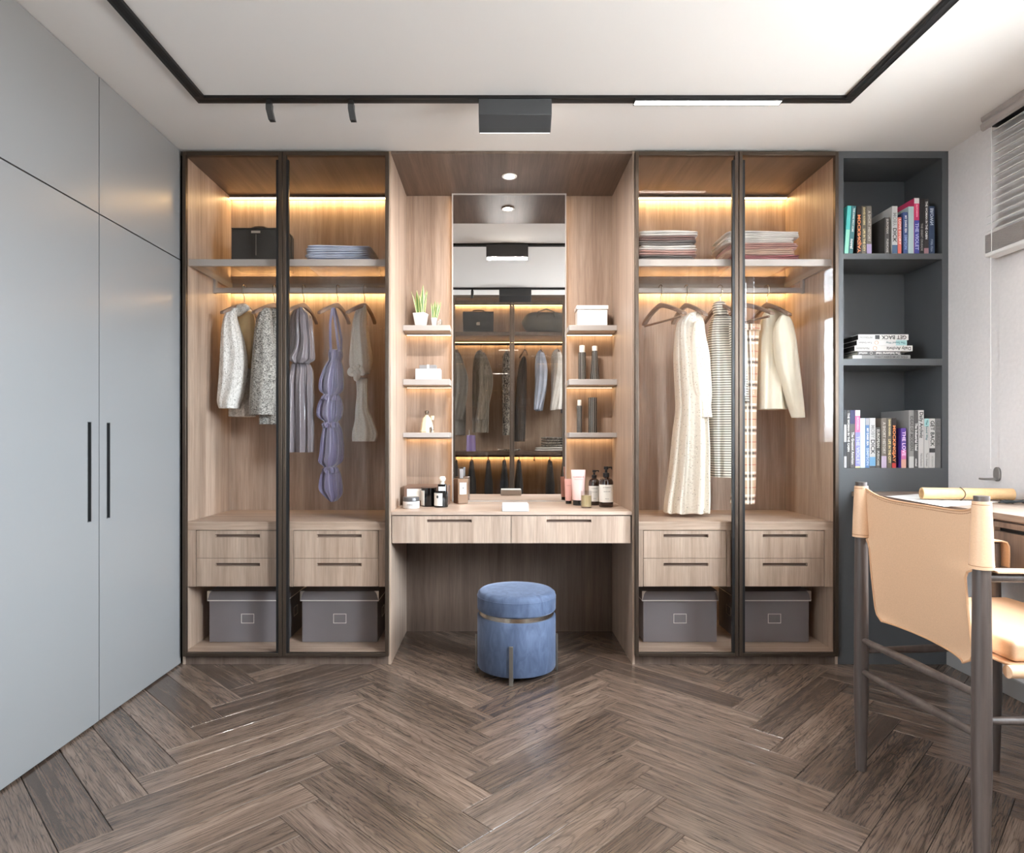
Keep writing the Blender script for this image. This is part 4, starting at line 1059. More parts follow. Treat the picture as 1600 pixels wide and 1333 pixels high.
# ------------------------------------------------------------------ venetian blind on the window
t = thing('venetian_blind', 'white slatted venetian blind half raised over the window above the desk', 'blind', (2.07, -0.87, wz(405, -0.32)))
yA, yB_ = -0.318, -1.64; xc = XR - 0.045
Vm = plain('blind_valance', C(168, 160, 156), 0.45); SL = plain('blind_slat', C(232, 230, 227), 0.4)
P = [(XR - 0.083, CEIL - 0.001), (XR - 0.083, CEIL - 0.014), (XR - 0.077, CEIL - 0.022), (XR - 0.086, CEIL - 0.034), (XR - 0.084, CEIL - 0.052), (XR - 0.076, CEIL - 0.058), (XR - 0.072, CEIL - 0.058), (XR - 0.070, CEIL - 0.006), (XR - 0.002, CEIL - 0.006), (XR - 0.002, CEIL - 0.001)]
MB().prism(P, 'Y', yB_ - 0.005, yA + 0.006).build('valance', Vm, t)
bx('headrail', BLACK, XR - 0.066, XR - 0.010, yB_ + 0.005, yA - 0.01, CEIL - 0.048, CEIL - 0.0065, t)
zb_stack = wz(395, -0.325); zt_stack = wz(367, -0.325); za = CEIL - 0.066; ns = 14
m0 = None
for i in range(ns):
    z = za - (za - zt_stack - 0.018) * i / (ns - 1)
    sec = []
    tl = math.radians(24)
    for k in range(7):
        u = -1 + k / 3.0; q = 0.025 * u; c = 0.0035 * (1 - u * u)
        sec.append((q * math.cos(tl) , c + q * math.sin(tl)))
    poly = [(a, b + 0.0012) for a, b in sec] + [(a, b - 0.0012) for a, b in reversed(sec)]
    if m0 is None:
        mb = MB().prism([(a, b) for a, b in poly], 'Y', 0, yB_ - yA)
        # prism 'Y' takes (x, z) pairs
        ob = mb.build('slat', SL, None, local=True, smooth=True); m0 = ob.data; col.objects.unlink(ob); bpy.data.objects.remove(ob)
    ob = bpy.data.objects.new('slat', m0); col.objects.link(ob); ob.parent = t; ob.location = Vector((xc, yA, z)) - ORG[t.name]
for i in range(14):
    z = zb_stack + (zt_stack - zb_stack) * i / 14
    bx('stacked_slat', Vm, xc - 0.025, xc + 0.025, yB_, yA, z + 0.0004, z + (zt_stack - zb_stack) / 14 - 0.0012, t)
bx('bottom_rail', SL, xc - 0.026, xc + 0.026, yB_ - 0.001, yA + 0.001, zb_stack - 0.022, zb_stack, t, 0.006)
yc = -0.355
for y in (yc, -0.98, -1.60):
    MB().tube([(xc - 0.026, y, CEIL - 0.05), (xc - 0.026, y, zb_stack - 0.01)], 0.0014, 6).build('ladder_cord', SL, t, smooth=True)
MB().tube([(xc - 0.022, yc + 0.01, zb_stack), (xc - 0.022, yc + 0.01, 0.93)], 0.0014, 6).build('pull_cord', SL, t, smooth=True)
dc = D + yc + 0.01
hk = thing('cord_cleat', 'grey cord cleat screwed to the wall above the desk', 'hook', (XR - 0.02, -0.31, 0.87))
CL = plain('cleat_grey', C(140, 134, 130), 0.4, 0.3)
y_ = -0.300
sec = [(y_ + 0.018 * math.cos(a), 0.905 + 0.030 * math.copysign(abs(math.sin(a)) ** 0.7, math.sin(a))) for a in [k * math.pi / 12 for k in range(24)]]
MB().prism(sec, 'X', XR - 0.010, XR - 0.0005).build('plate', CL, hk, 0.002)
MB().tube([(XR - 0.008, y_, 0.885), (XR - 0.06, y_ - 0.005, 0.885), (XR - 0.085, y_ - 0.006, 0.887)], [0.006, 0.005, 0.004], 10).build('arm', CL, hk, smooth=True)

# ------------------------------------------------------------------ small things on the niche shelves
YS = 0.445
SHL = [wz(508, ym0), wz(592.5, ym0), wz(676, ym0)]
POT = plain('white_pot', C(214, 212, 210), 0.4)
lt = NT('variegated_leaf'); tc_ = lt.new('ShaderNodeTexCoord'); sp_ = lt.new('ShaderNodeSeparateXYZ'); lt.link(tc_.outputs['UV'], sp_.inputs[0])
ab = lt.new('ShaderNodeMath', operation='ABSOLUTE'); lt.link(sp_.outputs[0], ab.inputs[0])
band = lt.ramp(ab.outputs[0], [(0.52, C(96, 128, 72)), (0.68, C(226, 222, 160))]); nn_ = lt.noise(lt.coord((1, 1, 3)), 90, 2)
lt.set(color=lt.mix(band, lt.ramp(nn_, [(0.35, (0.72, 0.8, 0.6, 1)), (0.6, (1, 1, 1, 1))]), 0.7, 'MULTIPLY'), rough=0.4); LEAF = lt.m


def leaf(parent, base, tip, width, bend, face):
    """sword leaf with real thickness; u across stored in a UV layer for its pale margins"""
    n = 10; rows = []; b, tp = Vector(base), Vector(tip); wdir = Vector((math.cos(face), math.sin(face), 0)); nrm = Vector((-math.sin(face), math.cos(face), 0))
    vs_, us = [], []
    for i in range(n + 1):
        u = i / n; p = b.lerp(tp, u) + nrm * bend * math.sin(math.pi * u); wv = width * (0.55 + 0.45 * math.sin(min(1, u * 1.8) * math.pi / 2)) * (1 - u ** 3.2) + 0.0004
        for s_, o in ((-1, 0.0), (-0.5, -0.0012), (0, -0.002), (0.5, -0.0012), (1, 0.0), (0.5, 0.0006), (0, -0.0002), (-0.5, 0.0006)): vs_.append(tuple(p + wdir * s_ * wv + nrm * o)); us.append(s_)
    fs = [tuple(range(8))[::-1], tuple(range(n * 8, n * 8 + 8))]
    for i in range(n):
        for k in range(8): fs.append((i * 8 + k, i * 8 + (k + 1) % 8, (i + 1) * 8 + (k + 1) % 8, (i + 1) * 8 + k))
    ob = MB().add(vs_, fs).build('leaf', LEAF, parent, smooth=True)
    uv = ob.data.uv_layers.new(name='across')
    for lp in ob.data.loops: uv.data[lp.index].uv = (us[lp.vertex_index], 0)


def plant(name, label, pxl, pxr, ptop, zshelf, leaves, y, sides=4):
    x0, x1 = wx(pxl, y), wx(pxr, y); cx = (x0 + x1) / 2; r = (x1 - x0) / 2; z1 = wz(ptop, y); h = z1 - zshelf
    t = thing(name, label, 'plant', (cx, y, zshelf))
    rot = math.radians(-18)
    def ring(rr, z): return [(cx + rr * math.cos(rot + math.pi / 4 + k * math.pi / 2), y + rr * math.sin(rot + math.pi / 4 + k * math.pi / 2), z) for k in range(4)]
    q = r * 1.18
    MB().loft([ring(q * 0.66, zshelf + 0.0006), ring(q, z1), ring(q * 0.86, z1), ring(q * 0.80, z1 - 0.008)]).build('pot', POT, t, 0.001)
    for px, py, bx_, wd, bend, fc, dy in leaves:
        leaf(t, (cx + bx_ * r, y + dy * 0.3, z1 - 0.01), (wx(px, y), y + dy, wz(py, y)), wd, bend, math.radians(fc))


plant('snake_plant', 'tall variegated snake plant in a white square pot on the niche shelf', 646, 669, 490, SHL[0],
      [(661, 445, 0.1, 0.0115, 0.002, 8, 0.0), (651, 453, -0.3, 0.0120, -0.004, -25, 0.01), (666.5, 452, 0.4, 0.0095, 0.004, 30, 0.012), (643, 456, -0.5, 0.0055, -0.006, 50, -0.004), (655, 461, 0.0, 0.0085, 0.003, -10, -0.012), (668.5, 456, 0.5, 0.0055, 0.004, 60, -0.006), (657.5, 456, 0.0, 0.009, -0.004, 15, 0.014)], YS)
plant('snake_plant', 'small variegated snake plant in a white pot beside a glass', 674, 683, 497, SHL[0],
      [(680, 470, 0.0, 0.0085, 0.002, 5, 0.0), (676.5, 473, -0.4, 0.007, -0.004, -20, 0.008), (689, 471, 0.6, 0.0075, 0.004, 25, 0.008), (684, 472, 0.2, 0.0075, 0.0, -8, -0.006), (673, 473, -0.6, 0.005, -0.004, 40, 0.004)], YS - 0.015)
CLEAR = sheet_glass('clear_glass', (0.95, 0.96, 0.96, 1), 1.5, gain=1.4)
xg = wx(687, YS)
tag(MB().lathe([(0.0, 0.0), (0.014, 0.0), (0.0165, 0.003), (0.0165, 0.034), (0.0145, 0.034), (0.0145, 0.006), (0.0, 0.005)], xg, YS - 0.02, SHL[0] + 0.0006, 24).build('votive_glass', CLEAR, None, smooth=True), 'small clear votive glass beside the small snake plant', 'glass')

def gift():
    x0, x1 = wx(650, YS), wx(689, YS); z = SHL[1] + 0.0006; z1 = wz(577, YS); z2 = wz(571, YS)
    t = thing('jewelry_box', 'white box with grey top and white ribbon on the niche shelf', 'box', ((x0 + x1) / 2, YS, z))
    bx('box_body', POT, x0, x1, YS - 0.03, YS + 0.05, z, z1, t, 0.002)
    b = bx('grey_lid', plain('grey_card', C(132, 130, 130), 0.6), x0 + 0.02, x1 - 0.024, YS - 0.022, YS + 0.042, z1, z2, t, 0.002)
    xm = (x0 + x1) / 2; bx('ribbon', POT, xm - 0.006, xm + 0.006, YS - 0.0235, YS + 0.0435, z1, z2 + 0.0015, b)
gift()
def perfume():
    x = wx(667, YS); z = SHL[2] + 0.0006
    t = thing('perfume_bottle', 'faceted champagne perfume bottle with metal stopper on the niche shelf', 'bottle', (x, YS, z))
    PG = plain('champagne_glass', C(236, 222, 188), 0.08, 0.1, 0.8)
    MB().lathe([(0.0, 0), (0.036, 0), (0.038, 0.006), (0.036, 0.014), (0.030, 0.05), (0.022, 0.078), (0.010, 0.088), (0.008, 0.094), (0.0, 0.094)], x, YS, z, 8).build('flask', PG, t)
    MB().lathe([(0.0, 0.094), (0.007, 0.094), (0.007, 0.102), (0.011, 0.104), (0.011, 0.116), (0.0, 0.120)], x, YS, z, 12).build('stopper', plain('pewter', C(120, 108, 96), 0.25, 0.9), t)
    MB().lathe([(0.0, 0.0), (0.009, 0), (0.011, 0.02), (0.011, 0.03), (0.0, 0.03)], x + 0.028, YS - 0.028, z, 10).build('charm', STEEL, t)
    MB().lathe([(0.0, 0.068), (0.008, 0.068), (0.010, 0.09), (0.0, 0.09)], x + 0.030, YS - 0.004, z, 10).build('pump_bulb', PG, t)
perfume()
def keep_box():
    x0, x1 = wx(900, YS), wx(948, YS); z = SHL[0] + 0.0006; z1 = wz(479.5, YS); zl = wz(486, YS)
    t = thing('keepsake_box', 'white lidded keepsake box with a soft stain on the niche shelf', 'box', ((x0 + x1) / 2, YS, z))
    WB = plain('white_card', C(232, 228, 226), 0.6, var=0.03, bscale=14)
    bx('box_body', WB, x0 + 0.003, x1 - 0.003, YS - 0.04, YS + 0.05, z, zl, t, 0.0015)
    bx('lid', WB, x0 - 0.002, x1 + 0.002, YS - 0.045, YS + 0.055, zl, z1, t, 0.003)
keep_box()
STR = NT('black_silver_stripe'); vv = STR.coord(); tcx = STR.new('ShaderNodeTexCoord'); s3 = STR.new('ShaderNodeSeparateXYZ'); STR.link(tcx.outputs['Object'], s3.inputs[0])
at_ = STR.new('ShaderNodeMath', operation='ARCTAN2'); STR.link(s3.outputs[0], at_.inputs[0]); STR.link(s3.outputs[1], at_.inputs[1])
ml = STR.new('ShaderNodeMath', operation='MULTIPLY'); ml.inputs[1].default_value = 2.2; STR.link(at_.outputs[0], ml.inputs[0]); fr_ = STR.new('ShaderNodeMath', operation='FRACT'); STR.link(ml.outputs[0], fr_.inputs[0])
STR.set(color=STR.ramp(fr_.outputs[0], [(0.60, C(38, 34, 32)), (0.66, C(150, 144, 138)), (0.86, C(150, 144, 138)), (0.92, C(38, 34, 32))]), rough=0.25); STRM = STR.m
IV = plain('ivory_cap', C(240, 236, 226), 0.35)
def cylinder_bottle(px0, px1, ptop, pcap, zs, label, taper=1.0, y=YS):
    x0, x1 = wx(px0, y), wx(px1, y); cx, r = (x0 + x1) / 2, (x1 - x0) / 2; z = zs + 0.0006; zt = wz(ptop, y) - z; zcap = (wz(pcap, y) - z) if pcap else zt
    t = thing('perfume_cylinder', label, 'bottle', (cx, y, z), 'striped cylinder bottles on the niche shelves')
    MB().lathe([(0, 0), (r, 0), (r, 0.003), (r * taper, zcap - 0.003), (r * taper * 0.95, zcap), (0, zcap)], cx, y, z, 28).build('flask', STRM, t, smooth=True)
    if pcap:
        rc = r * 0.72 if taper == 1.0 else r * taper * 0.95
        MB().lathe([(0, zcap), (rc, zcap), (rc, zt - 0.003), (rc * 0.94, zt), (0, zt)], cx, y, z, 24).build('cap', IV, t, smooth=True)
cylinder_bottle(903.5, 915.5, 540, 551, SHL[1], 'straight black striped bottle with ivory cap on the middle niche shelf')
cylinder_bottle(921.5, 937, 541, 548.5, SHL[1], 'tapered black striped bottle with ivory cap on the middle niche shelf', 0.56)
cylinder_bottle(901, 909.5, 625, 634, SHL[2], 'slim black striped bottle with ivory cap on the lowest niche shelf')
cylinder_bottle(919, 933, 621.5, None, SHL[2], 'thick capless black striped canister on the lowest niche shelf')

# ------------------------------------------------------------------ toiletries on the vanity counter
def cdep(py): return (H - ZC) * F / (py - 687) - D           # depth of a point on the counter
zc = ZC + 0.0006
LAB = plain('label_paper', C(236, 234, 228), 0.6); BG = plain('black_gloss', C(16, 15, 15), 0.12, 0, 0.6); INK = plain('ink', C(60, 58, 56), 0.7); AMB = plain('amber_glass', C(40, 22, 14), 0.08, 0, 0.7)
BRN = plain('brown_box', C(112, 86, 72), 0.5); GOLDB = plain('bronze_lacquer', C(120, 92, 70), 0.25, 0.35)
# lying brown box with pale label
y = 0.26; x0, x1 = wx(631, y), wx(700, y)
t = thing('lidded_case', 'low brown case with a pale label behind the black candles', 'box', ((x0 + x1) / 2, y + 0.07, zc))
bx('case_body', BRN, x0, x1, y, y + 0.16, zc, wz(760, y), t, 0.002); bx('label', LAB, wx(636, y), wx(660, y), y - 0.001, y + 0.0005, wz(782, y), wz(764, y), t)
# cream jar
y = cdep(795) + 0.03; x = wx(642.5, y); r = wx(655.5, y) - x
t = thing('cream_jar', 'white cream jar with a dark lid on the vanity counter', 'jar', (x, y, zc)); h = wz(776.5, y) - zc; hl_ = wz(783, y) - zc
MB().lathe([(0, 0), (r * 0.96, 0), (r, 0.002), (r, hl_), (0, hl_)], x, y, zc, 32).build('jar_body', POT, t, smooth=True)
MB().lathe([(0, hl_), (r * 0.97, hl_), (r * 0.97, h - 0.002), (r * 0.93, h), (0, h)], x, y, zc, 32).build('lid', plain('grey_lid', C(84, 82, 82), 0.3, 0.3), t, smooth=True)
for k, zf in enumerate((0.62, 0.45)): text(['moisture', 'body cream 200 ml'][k], INK, t, (x, y - r - 0.0006, zc + hl_ * zf), 0.006, (math.pi / 2, 0, 0), 0.03)
# two black candles with white labels
def candle(px0, px1, pt, pb, l0, l1, lt, lb, label, mark):
    y = cdep(pb) + 0.035; x0, x1 = wx(px0, y), wx(px1, y); x, r = (x0 + x1) / 2, (x1 - x0) / 2; h = wz(pt, y) - zc
    t = thing('scented_candle', label, 'candle', (x, y, zc))
    MB().lathe([(0, 0), (r * 0.97, 0), (r, 0.003), (r, h), (r * 0.92, h), (r * 0.92, h - 0.012), (0, h - 0.012)], x, y, zc, 36).build('glass_cup', BG, t, smooth=True)
    a0, a1 = math.acos(max(-1, min(1, (wx(l0, y) - x) / (r * 1.0)))), math.acos(max(-1, min(1, (wx(l1, y) - x) / r)))
    n = 10; rings = []; zl0, zl1 = wz(lb, y), wz(lt, y)
    for i in range(n + 1):
        a = -(a0 + (a1 - a0) * i / n); c, s_ = math.cos(a), math.sin(a)
        rings.append([(x + (r + 0.0004) * c, y + (r + 0.0004) * s_, zl0), (x + (r + 0.0012) * c, y + (r + 0.0012) * s_, zl0), (x + (r + 0.0012) * c, y + (r + 0.0012) * s_, zl1), (x + (r + 0.0004) * c, y + (r + 0.0004) * s_, zl1)])
    lb_ = MB().loft(rings).build('label', LAB, t)
    if mark:
        xm = wx((l0 + l1) / 2 - 1, y); yy_ = y - math.sqrt(max(0, (r + 0.0022) ** 2 - (xm - x) ** 2)) - 0.0006
        MB().lathe([(0, 0), (0.0065, 0), (0.0065, 0.0006), (0, 0.0006)], 0, 0, 0, 16)
        o = MB(); 
        o.prism([(xm + 0.006 * math.cos(a) * (1 if k_ % 2 else 0.7), zl1 - 0.018 + 0.007 * math.sin(a)) for k_, a in enumerate([q * math.pi / 8 for q in range(16)])], 'Y', yy_ - 0.0004, yy_ + 0.0004); o.build('leaf_mark', INK, lb_)
    return t
candle(658, 682, 762, 792, 658.2, 664.5, 766, 789, 'wide black glass candle with a white label', False)
candle(678.5, 700, 768, 793.5, 679, 692, 770, 789.5, 'black glass candle with a white label and a dark leaf mark', True)
# small black scent bottle with clear stopper
y = 0.20; x = wx(691, y); h1 = wz(756.5, y) - zc; r = wx(697.5, y) - x
t = thing('scent_bottle', 'small black scent bottle with a clear round stopper behind the candles', 'bottle', (x, y, zc))
MB().box(x - r, x + r, y - r, y + r, zc, zc + h1).build('flask', BG, t, 0.003); bx('label', LAB, x - r * 0.8, x + r * 0.8, y - r - 0.0008, y - r + 0.0005, zc + h1 * 0.72, zc + h1 * 0.9, t)
ST = plain('clear_stopper', C(236, 226, 210), 0.06, 0.0, 0.9)
MB().lathe([(0, h1), (r * 0.55, h1), (r * 0.5, h1 + 0.012), (r * 0.75, h1 + 0.018), (r * 0.85, h1 + 0.028), (r * 0.6, h1 + 0.038), (0, h1 + 0.04)], x, y, zc, 16).build('stopper', ST, t)
# brown bottle box before the mirror
y = cdep(787.5) + 0.01; x0, x1 = wx(708, y), wx(731, y); h1 = wz(748, y) - zc; xm = wx(716, y)
t = thing('cologne_bottle', 'square brown cologne bottle with tall grey cap in front of the mirror', 'bottle', ((x0 + x1) / 2, y + 0.02, zc), local=True)
a = math.radians(28); t.rotation_euler = (0, 0, a); w_ = 0.030
bx('flask', [GOLDB][0], -w_, w_, -w_, w_, 0, h1, t, 0.003)
bx('label', LAB, -w_ * 0.62, w_ * 0.62, -w_ - 0.0009, -w_ + 0.0005, h1 * 0.38, h1 * 0.84, t); bx('cap', plain('grey_cap', C(104, 96, 92), 0.35, 0.4), -0.0115, 0.0115, -0.0115, 0.0115, h1 + 0.0005, h1 + 0.052, t, 0.002)
bx('emblem', INK, -0.004, 0.004, -w_ - 0.0014, -w_ - 0.0008, h1 * 0.6, h1 * 0.66, t)
# white boxes in the middle
y = cdep(800) + 0.012; x0, x1 = wx(784.5, y), wx(826, y)
t = thing('compact_box', 'white rectangular compact box in the middle of the vanity counter', 'box', ((x0 + x1) / 2, y + 0.05, zc))
bx('box_body', POT, x0, x1, y, y + 0.10, zc, zc + 0.024, t, 0.002); bx('lid', POT, x0 + 0.001, x1 - 0.001, y + 0.001, y + 0.099, zc + 0.0245, zc + 0.034, t, 0.002)
# pink tubes standing on black caps
PK = plain('pale_pink_tube', C(240, 204, 198), 0.35); PK2 = plain('blush_tube', C(228, 176, 168), 0.35)
def tube_(px0, px1, pt, pj, pb, m, label, words, yo=0.02):
    y = cdep(pb) + yo; x0, x1 = wx(px0, y), wx(px1, y); cx, hw = (x0 + x1) / 2, (x1 - x0) / 2; zt, zj = wz(pt, y) - zc, wz(pj, y) - zc
    t = thing('cream_tube', label, 'tube', (cx, y, zc)); rings = []
    for i in range(9):
        u = i / 8; a = hw * (0.80 + 0.20 * u); b = hw * 0.80 * (1 - u ** 1.3) + 0.0012
        rings.append([(cx + a * math.cos(q), y + b * math.sin(q), zc + zj + (zt - zj) * u) for q in [k * math.pi / 12 for k in range(24)]])
    MB().loft(rings).build('tube_body', m, t, smooth=True)
    r = hw * 0.72; MB().lathe([(0, 0), (r, 0), (r, zj - 0.001), (0, zj - 0.001)], cx, y, zc, 24).build('cap', BG, t, 0.001)
    for wd, f_, sz in words: text(wd, plain('tube_print', C(150, 104, 100), 0.6), t, (cx, y - hw * 0.80 * (1 - f_ ** 1.3) - 0.0026, zc + zj + (zt - zj) * f_), sz, (math.pi / 2 + 0.12, 0, 0), hw * 1.5 if sz > 0.009 else hw * 1.1)
tube_(892, 915, 734, 781, 790, PK, 'large pale pink cream tube on a black cap', [('CLINIQUE', 0.76, 0.0105), ('moisture surge', 0.68, 0.006)])
tube_(882, 895, 748.5, 782, 788, PK2, 'small blush pink cream tube beside the mirror edge', [('CLINIQUE', 0.70, 0.007)], 0.03)
# glass candle
y = cdep(794) + 0.02; x = wx(916, y); r = wx(924.5, y) - x; h = wz(767, y) - zc
t = thing('glass_candle', 'clear glass tumbler candle with amber wax in front of the pump bottles', 'candle', (x, y, zc))
MB().lathe([(0, 0), (r, 0), (r, h), (r - 0.002, h), (r - 0.002, 0.006), (0, 0.006)], x, y, zc, 32).build('tumbler', CLEAR, t, smooth=True)
MB().lathe([(0, 0.0065), (r - 0.0026, 0.0065), (r - 0.0026, h * 0.72), (0, h * 0.72)], x, y, zc, 32).build('wax', plain('amber_wax', C(206, 184, 138), 0.35), t, smooth=True)
# pump bottles
def pump(px0, px1, ps, pt, pb, lt, lb, label):
    y = cdep(pb) + 0.03; x0, x1 = wx(px0, y), wx(px1, y); cx, r = (x0 + x1) / 2, (x1 - x0) / 2; hs, ht = wz(ps, y) - zc, wz(pt, y) - zc
    t = thing('pump_bottle', label, 'bottle', (cx, y, zc))
    MB().lathe([(0, 0), (r * 0.95, 0), (r, 0.004), (r, hs - 0.02), (r * 0.86, hs - 0.007), (r * 0.5, hs), (r * 0.4, hs + 0.004), (0, hs + 0.004)], cx, y, zc, 32).build('flask', AMB, t, smooth=True)
    k = ht - hs
    p = MB(); p.lathe([(0, hs + 0.0045), (r * 0.46, hs + 0.0045), (r * 0.46, hs + k * 0.42), (r * 0.2, hs + k * 0.46), (r * 0.16, hs + k * 0.72), (r * 0.34, hs + k * 0.75), (r * 0.32, ht), (0, ht)], cx, y, zc, 20)
    p.box(cx, cx + r * 0.85, y - 0.004, y + 0.004, zc + ht - k * 0.14, zc + ht - k * 0.02); p.box(cx + r * 0.72, cx + r * 0.85, y - 0.004, y + 0.004, zc + ht - k * 0.26, zc + ht - k * 0.02)
    p.build('pump', BLACK, t, 0.0008, smooth=True)
    n = 14; rings = []
    for i in range(n + 1):
        a = math.pi + 0.12 + (math.pi - 0.5) * i / n; c, s_ = math.cos(a), math.sin(a)
        rings.append([(cx + q * c, y + q * s_, z) for q, z in ((r + 0.0003, wz(lb, y)), (r + 0.0011, wz(lb, y)), (r + 0.0011, wz(lt, y)), (r + 0.0003, wz(lt, y)))])
    lb_ = MB().loft(rings).build('label', LAB, t, smooth=True)
    for q, (wd, f_) in enumerate((('aromatique', 0.86), ('hand wash', 0.62), ('500 ml', 0.2))): text(wd, INK, t, (cx - 0.002, y - r - 0.0022, wz(lb, y) + (wz(lt, y) - wz(lb, y)) * f_), 0.006, (math.pi / 2, 0, 0), r * (1.1, 0.9, 0.5)[q])
pump(936, 958, 746.5, 729, 793, 757, 784, 'larger dark amber pump bottle with a white label on the vanity counter')
pump(920, 937, 748, 734.5, 790, 759, 783, 'smaller dark amber pump bottle half behind the glass candle')

# ------------------------------------------------------------------ books
PG_ = plain('book_pages', C(232, 224, 206), 0.85)
BK = {}
def bkm(c):
    if c not in BK: BK[c] = plain('book_cover_%d' % len(BK), C(*c), 0.45)
    return BK[c]
def book(px0, px1, ptop, zs, c, label, group, words=(), bands=(), lean=0.0, y0=0.004, dep=0.16, hgt=None, mir=False):
    x0, x1 = wx(px0, y0) + 0.0003, wx(px1, y0) - 0.0003; z1 = wz(ptop, y0) - zs - 0.0006; th = x1 - x0; m = bkm(c); b = min(0.0022, th * 0.2)
    t = thing('book', label, 'book', (x0, y0, zs + 0.0006), group, local=True)
    if lean: t.rotation_euler = (0, math.radians(lean), 0); t.location.z += th * math.sin(math.radians(lean))
    cv = MB(); cv.box(0, th, 0, b, 0, z1); cv.box(0, b, b, dep, 0, z1); cv.box(th - b, th, b, dep, 0, z1); cv.build('cover', m, t, 0.0006)
    bx('pages', PG_, b, th - b, b, dep - 0.004, 0.003, z1 - 0.003, t)
    for f0, f1, cc in bands: bx('spine_band', bkm(cc), 0.0002, th - 0.0002, -0.0004, 0.0008, z1 * f0 + 0.0003, z1 * f1 - 0.0003, t)
    for wd, f0, f1, cc in words:
        L = z1 * (f1 - f0)
        text(wd, bkm(cc), t, (th / 2, -0.0009, z1 * (f0 + f1) / 2), min(th * 0.62, 0.03), (math.pi / 2, math.pi / 2, 0), L, bold=0.0003, mir=mir)
    return t
A_ = 'books standing on the top bookcase shelf'; W_ = (236, 234, 230); K_ = (40, 38, 38)
S0 = SH[0]
book(1319.3, 1325.6, 321.5, S0, (86, 196, 190), 'bright turquoise book leaning at the end of the top shelf', A_, lean=4, bands=((0, 0.5, (150, 220, 196)),))
book(1326.2, 1332.8, 321.5, S0, (70, 118, 122), 'teal grey book leaning against the orange-lettered novel', A_, (('THE LONG WAY HOME', 0.45, 0.95, W_), ('novel', 0.1, 0.3, W_)), lean=4)
book(1339, 1346, 322, S0, (34, 26, 24), 'black novel with big orange lettering on the top shelf', A_, (('MOCKINGJAY', 0.02, 0.82, (236, 140, 84)),), mir=True)
book(1346.5, 1353.5, 322, S0, (104, 96, 82), 'taupe book with gold lettering on the top shelf', A_, (('DAVID ROGERS', 0.60, 0.97, (224, 204, 150)), ('LIFE IN THE CITY', 0.05, 0.52, (224, 204, 150))))
book(1354, 1362, 322, S0, (110, 102, 92), 'taupe book with a violet foot on the top shelf', A_, (('A SHORT HISTORY', 0.25, 0.9, (190, 182, 168)),), ((0.0, 0.20, (168, 152, 186)),))
book(1382.5, 1390, 339.5, S0, (74, 70, 68), 'short dark grey book with a fiery cover on the top shelf', A_, (('EUROPEAN', 0.55, 0.95, (190, 184, 176)), ('PUSHCARE', 0.03, 0.4, (190, 184, 176))), y0=0.003, dep=0.14)
book(1394, 1402.5, 322, S0, (204, 202, 199), 'white novel with grey and black title and blue foot on the top shelf', A_, (('MOBY', 0.58, 0.86, (150, 148, 146)), ('DICK', 0.24, 0.54, K_)), ((0.0, 0.18, (74, 98, 126)),), dep=0.20, y0=0.002, mir=True)
book(1403, 1408.5, 339.5, S0, (218, 112, 98), 'short salmon red book on the top shelf', A_, (('LOVE STORY', 0.25, 0.95, (244, 220, 210)),))
book(1411.5, 1418.5, 331.5, S0, (70, 88, 134), 'blue book with white lettering on the top shelf', A_, (('MY DARK SEA', 0.5, 0.92, W_), ('SIMPSON', 0.1, 0.45, (150, 168, 210))))
book(1419.5, 1428, 322.5, S0, (186, 206, 206), 'plain pale blue-green book on the top shelf', A_)
book(1428.3, 1436.5, 309.5, S0, (206, 56, 100), 'tall pink and indigo book with a white head on the top shelf', A_, (('HUTCHISON', 0.66, 0.88, (244, 200, 212)), ('THE VIOLET', 0.06, 0.55, (190, 190, 226))), ((0.0, 0.60, (70, 72, 150)), (0.9, 1.0, (226, 220, 220))))
book(1437, 1443.2, 310.5, S0, (34, 32, 32), 'tall black book beside the pink and indigo one', A_, (('THE GREAT CRUSADE', 0.05, 0.55, (150, 146, 140)),))
book(1443.6, 1451, 310.5, S0, (46, 40, 40), 'tall brown-black book with white lettering on the top shelf', A_, (('THE WOMAN IN THE CABIN', 0.26, 0.95, W_),), ((0.0, 0.10, (160, 120, 126)),))
book(1451.6, 1460.4, 322, S0, (48, 66, 94), 'navy book with large pale lettering at the end of the top shelf', A_, (('BROWN', 0.6, 0.95, (200, 212, 224)), ('LOST CITY', 0.04, 0.3, (170, 182, 196))), mir=True)
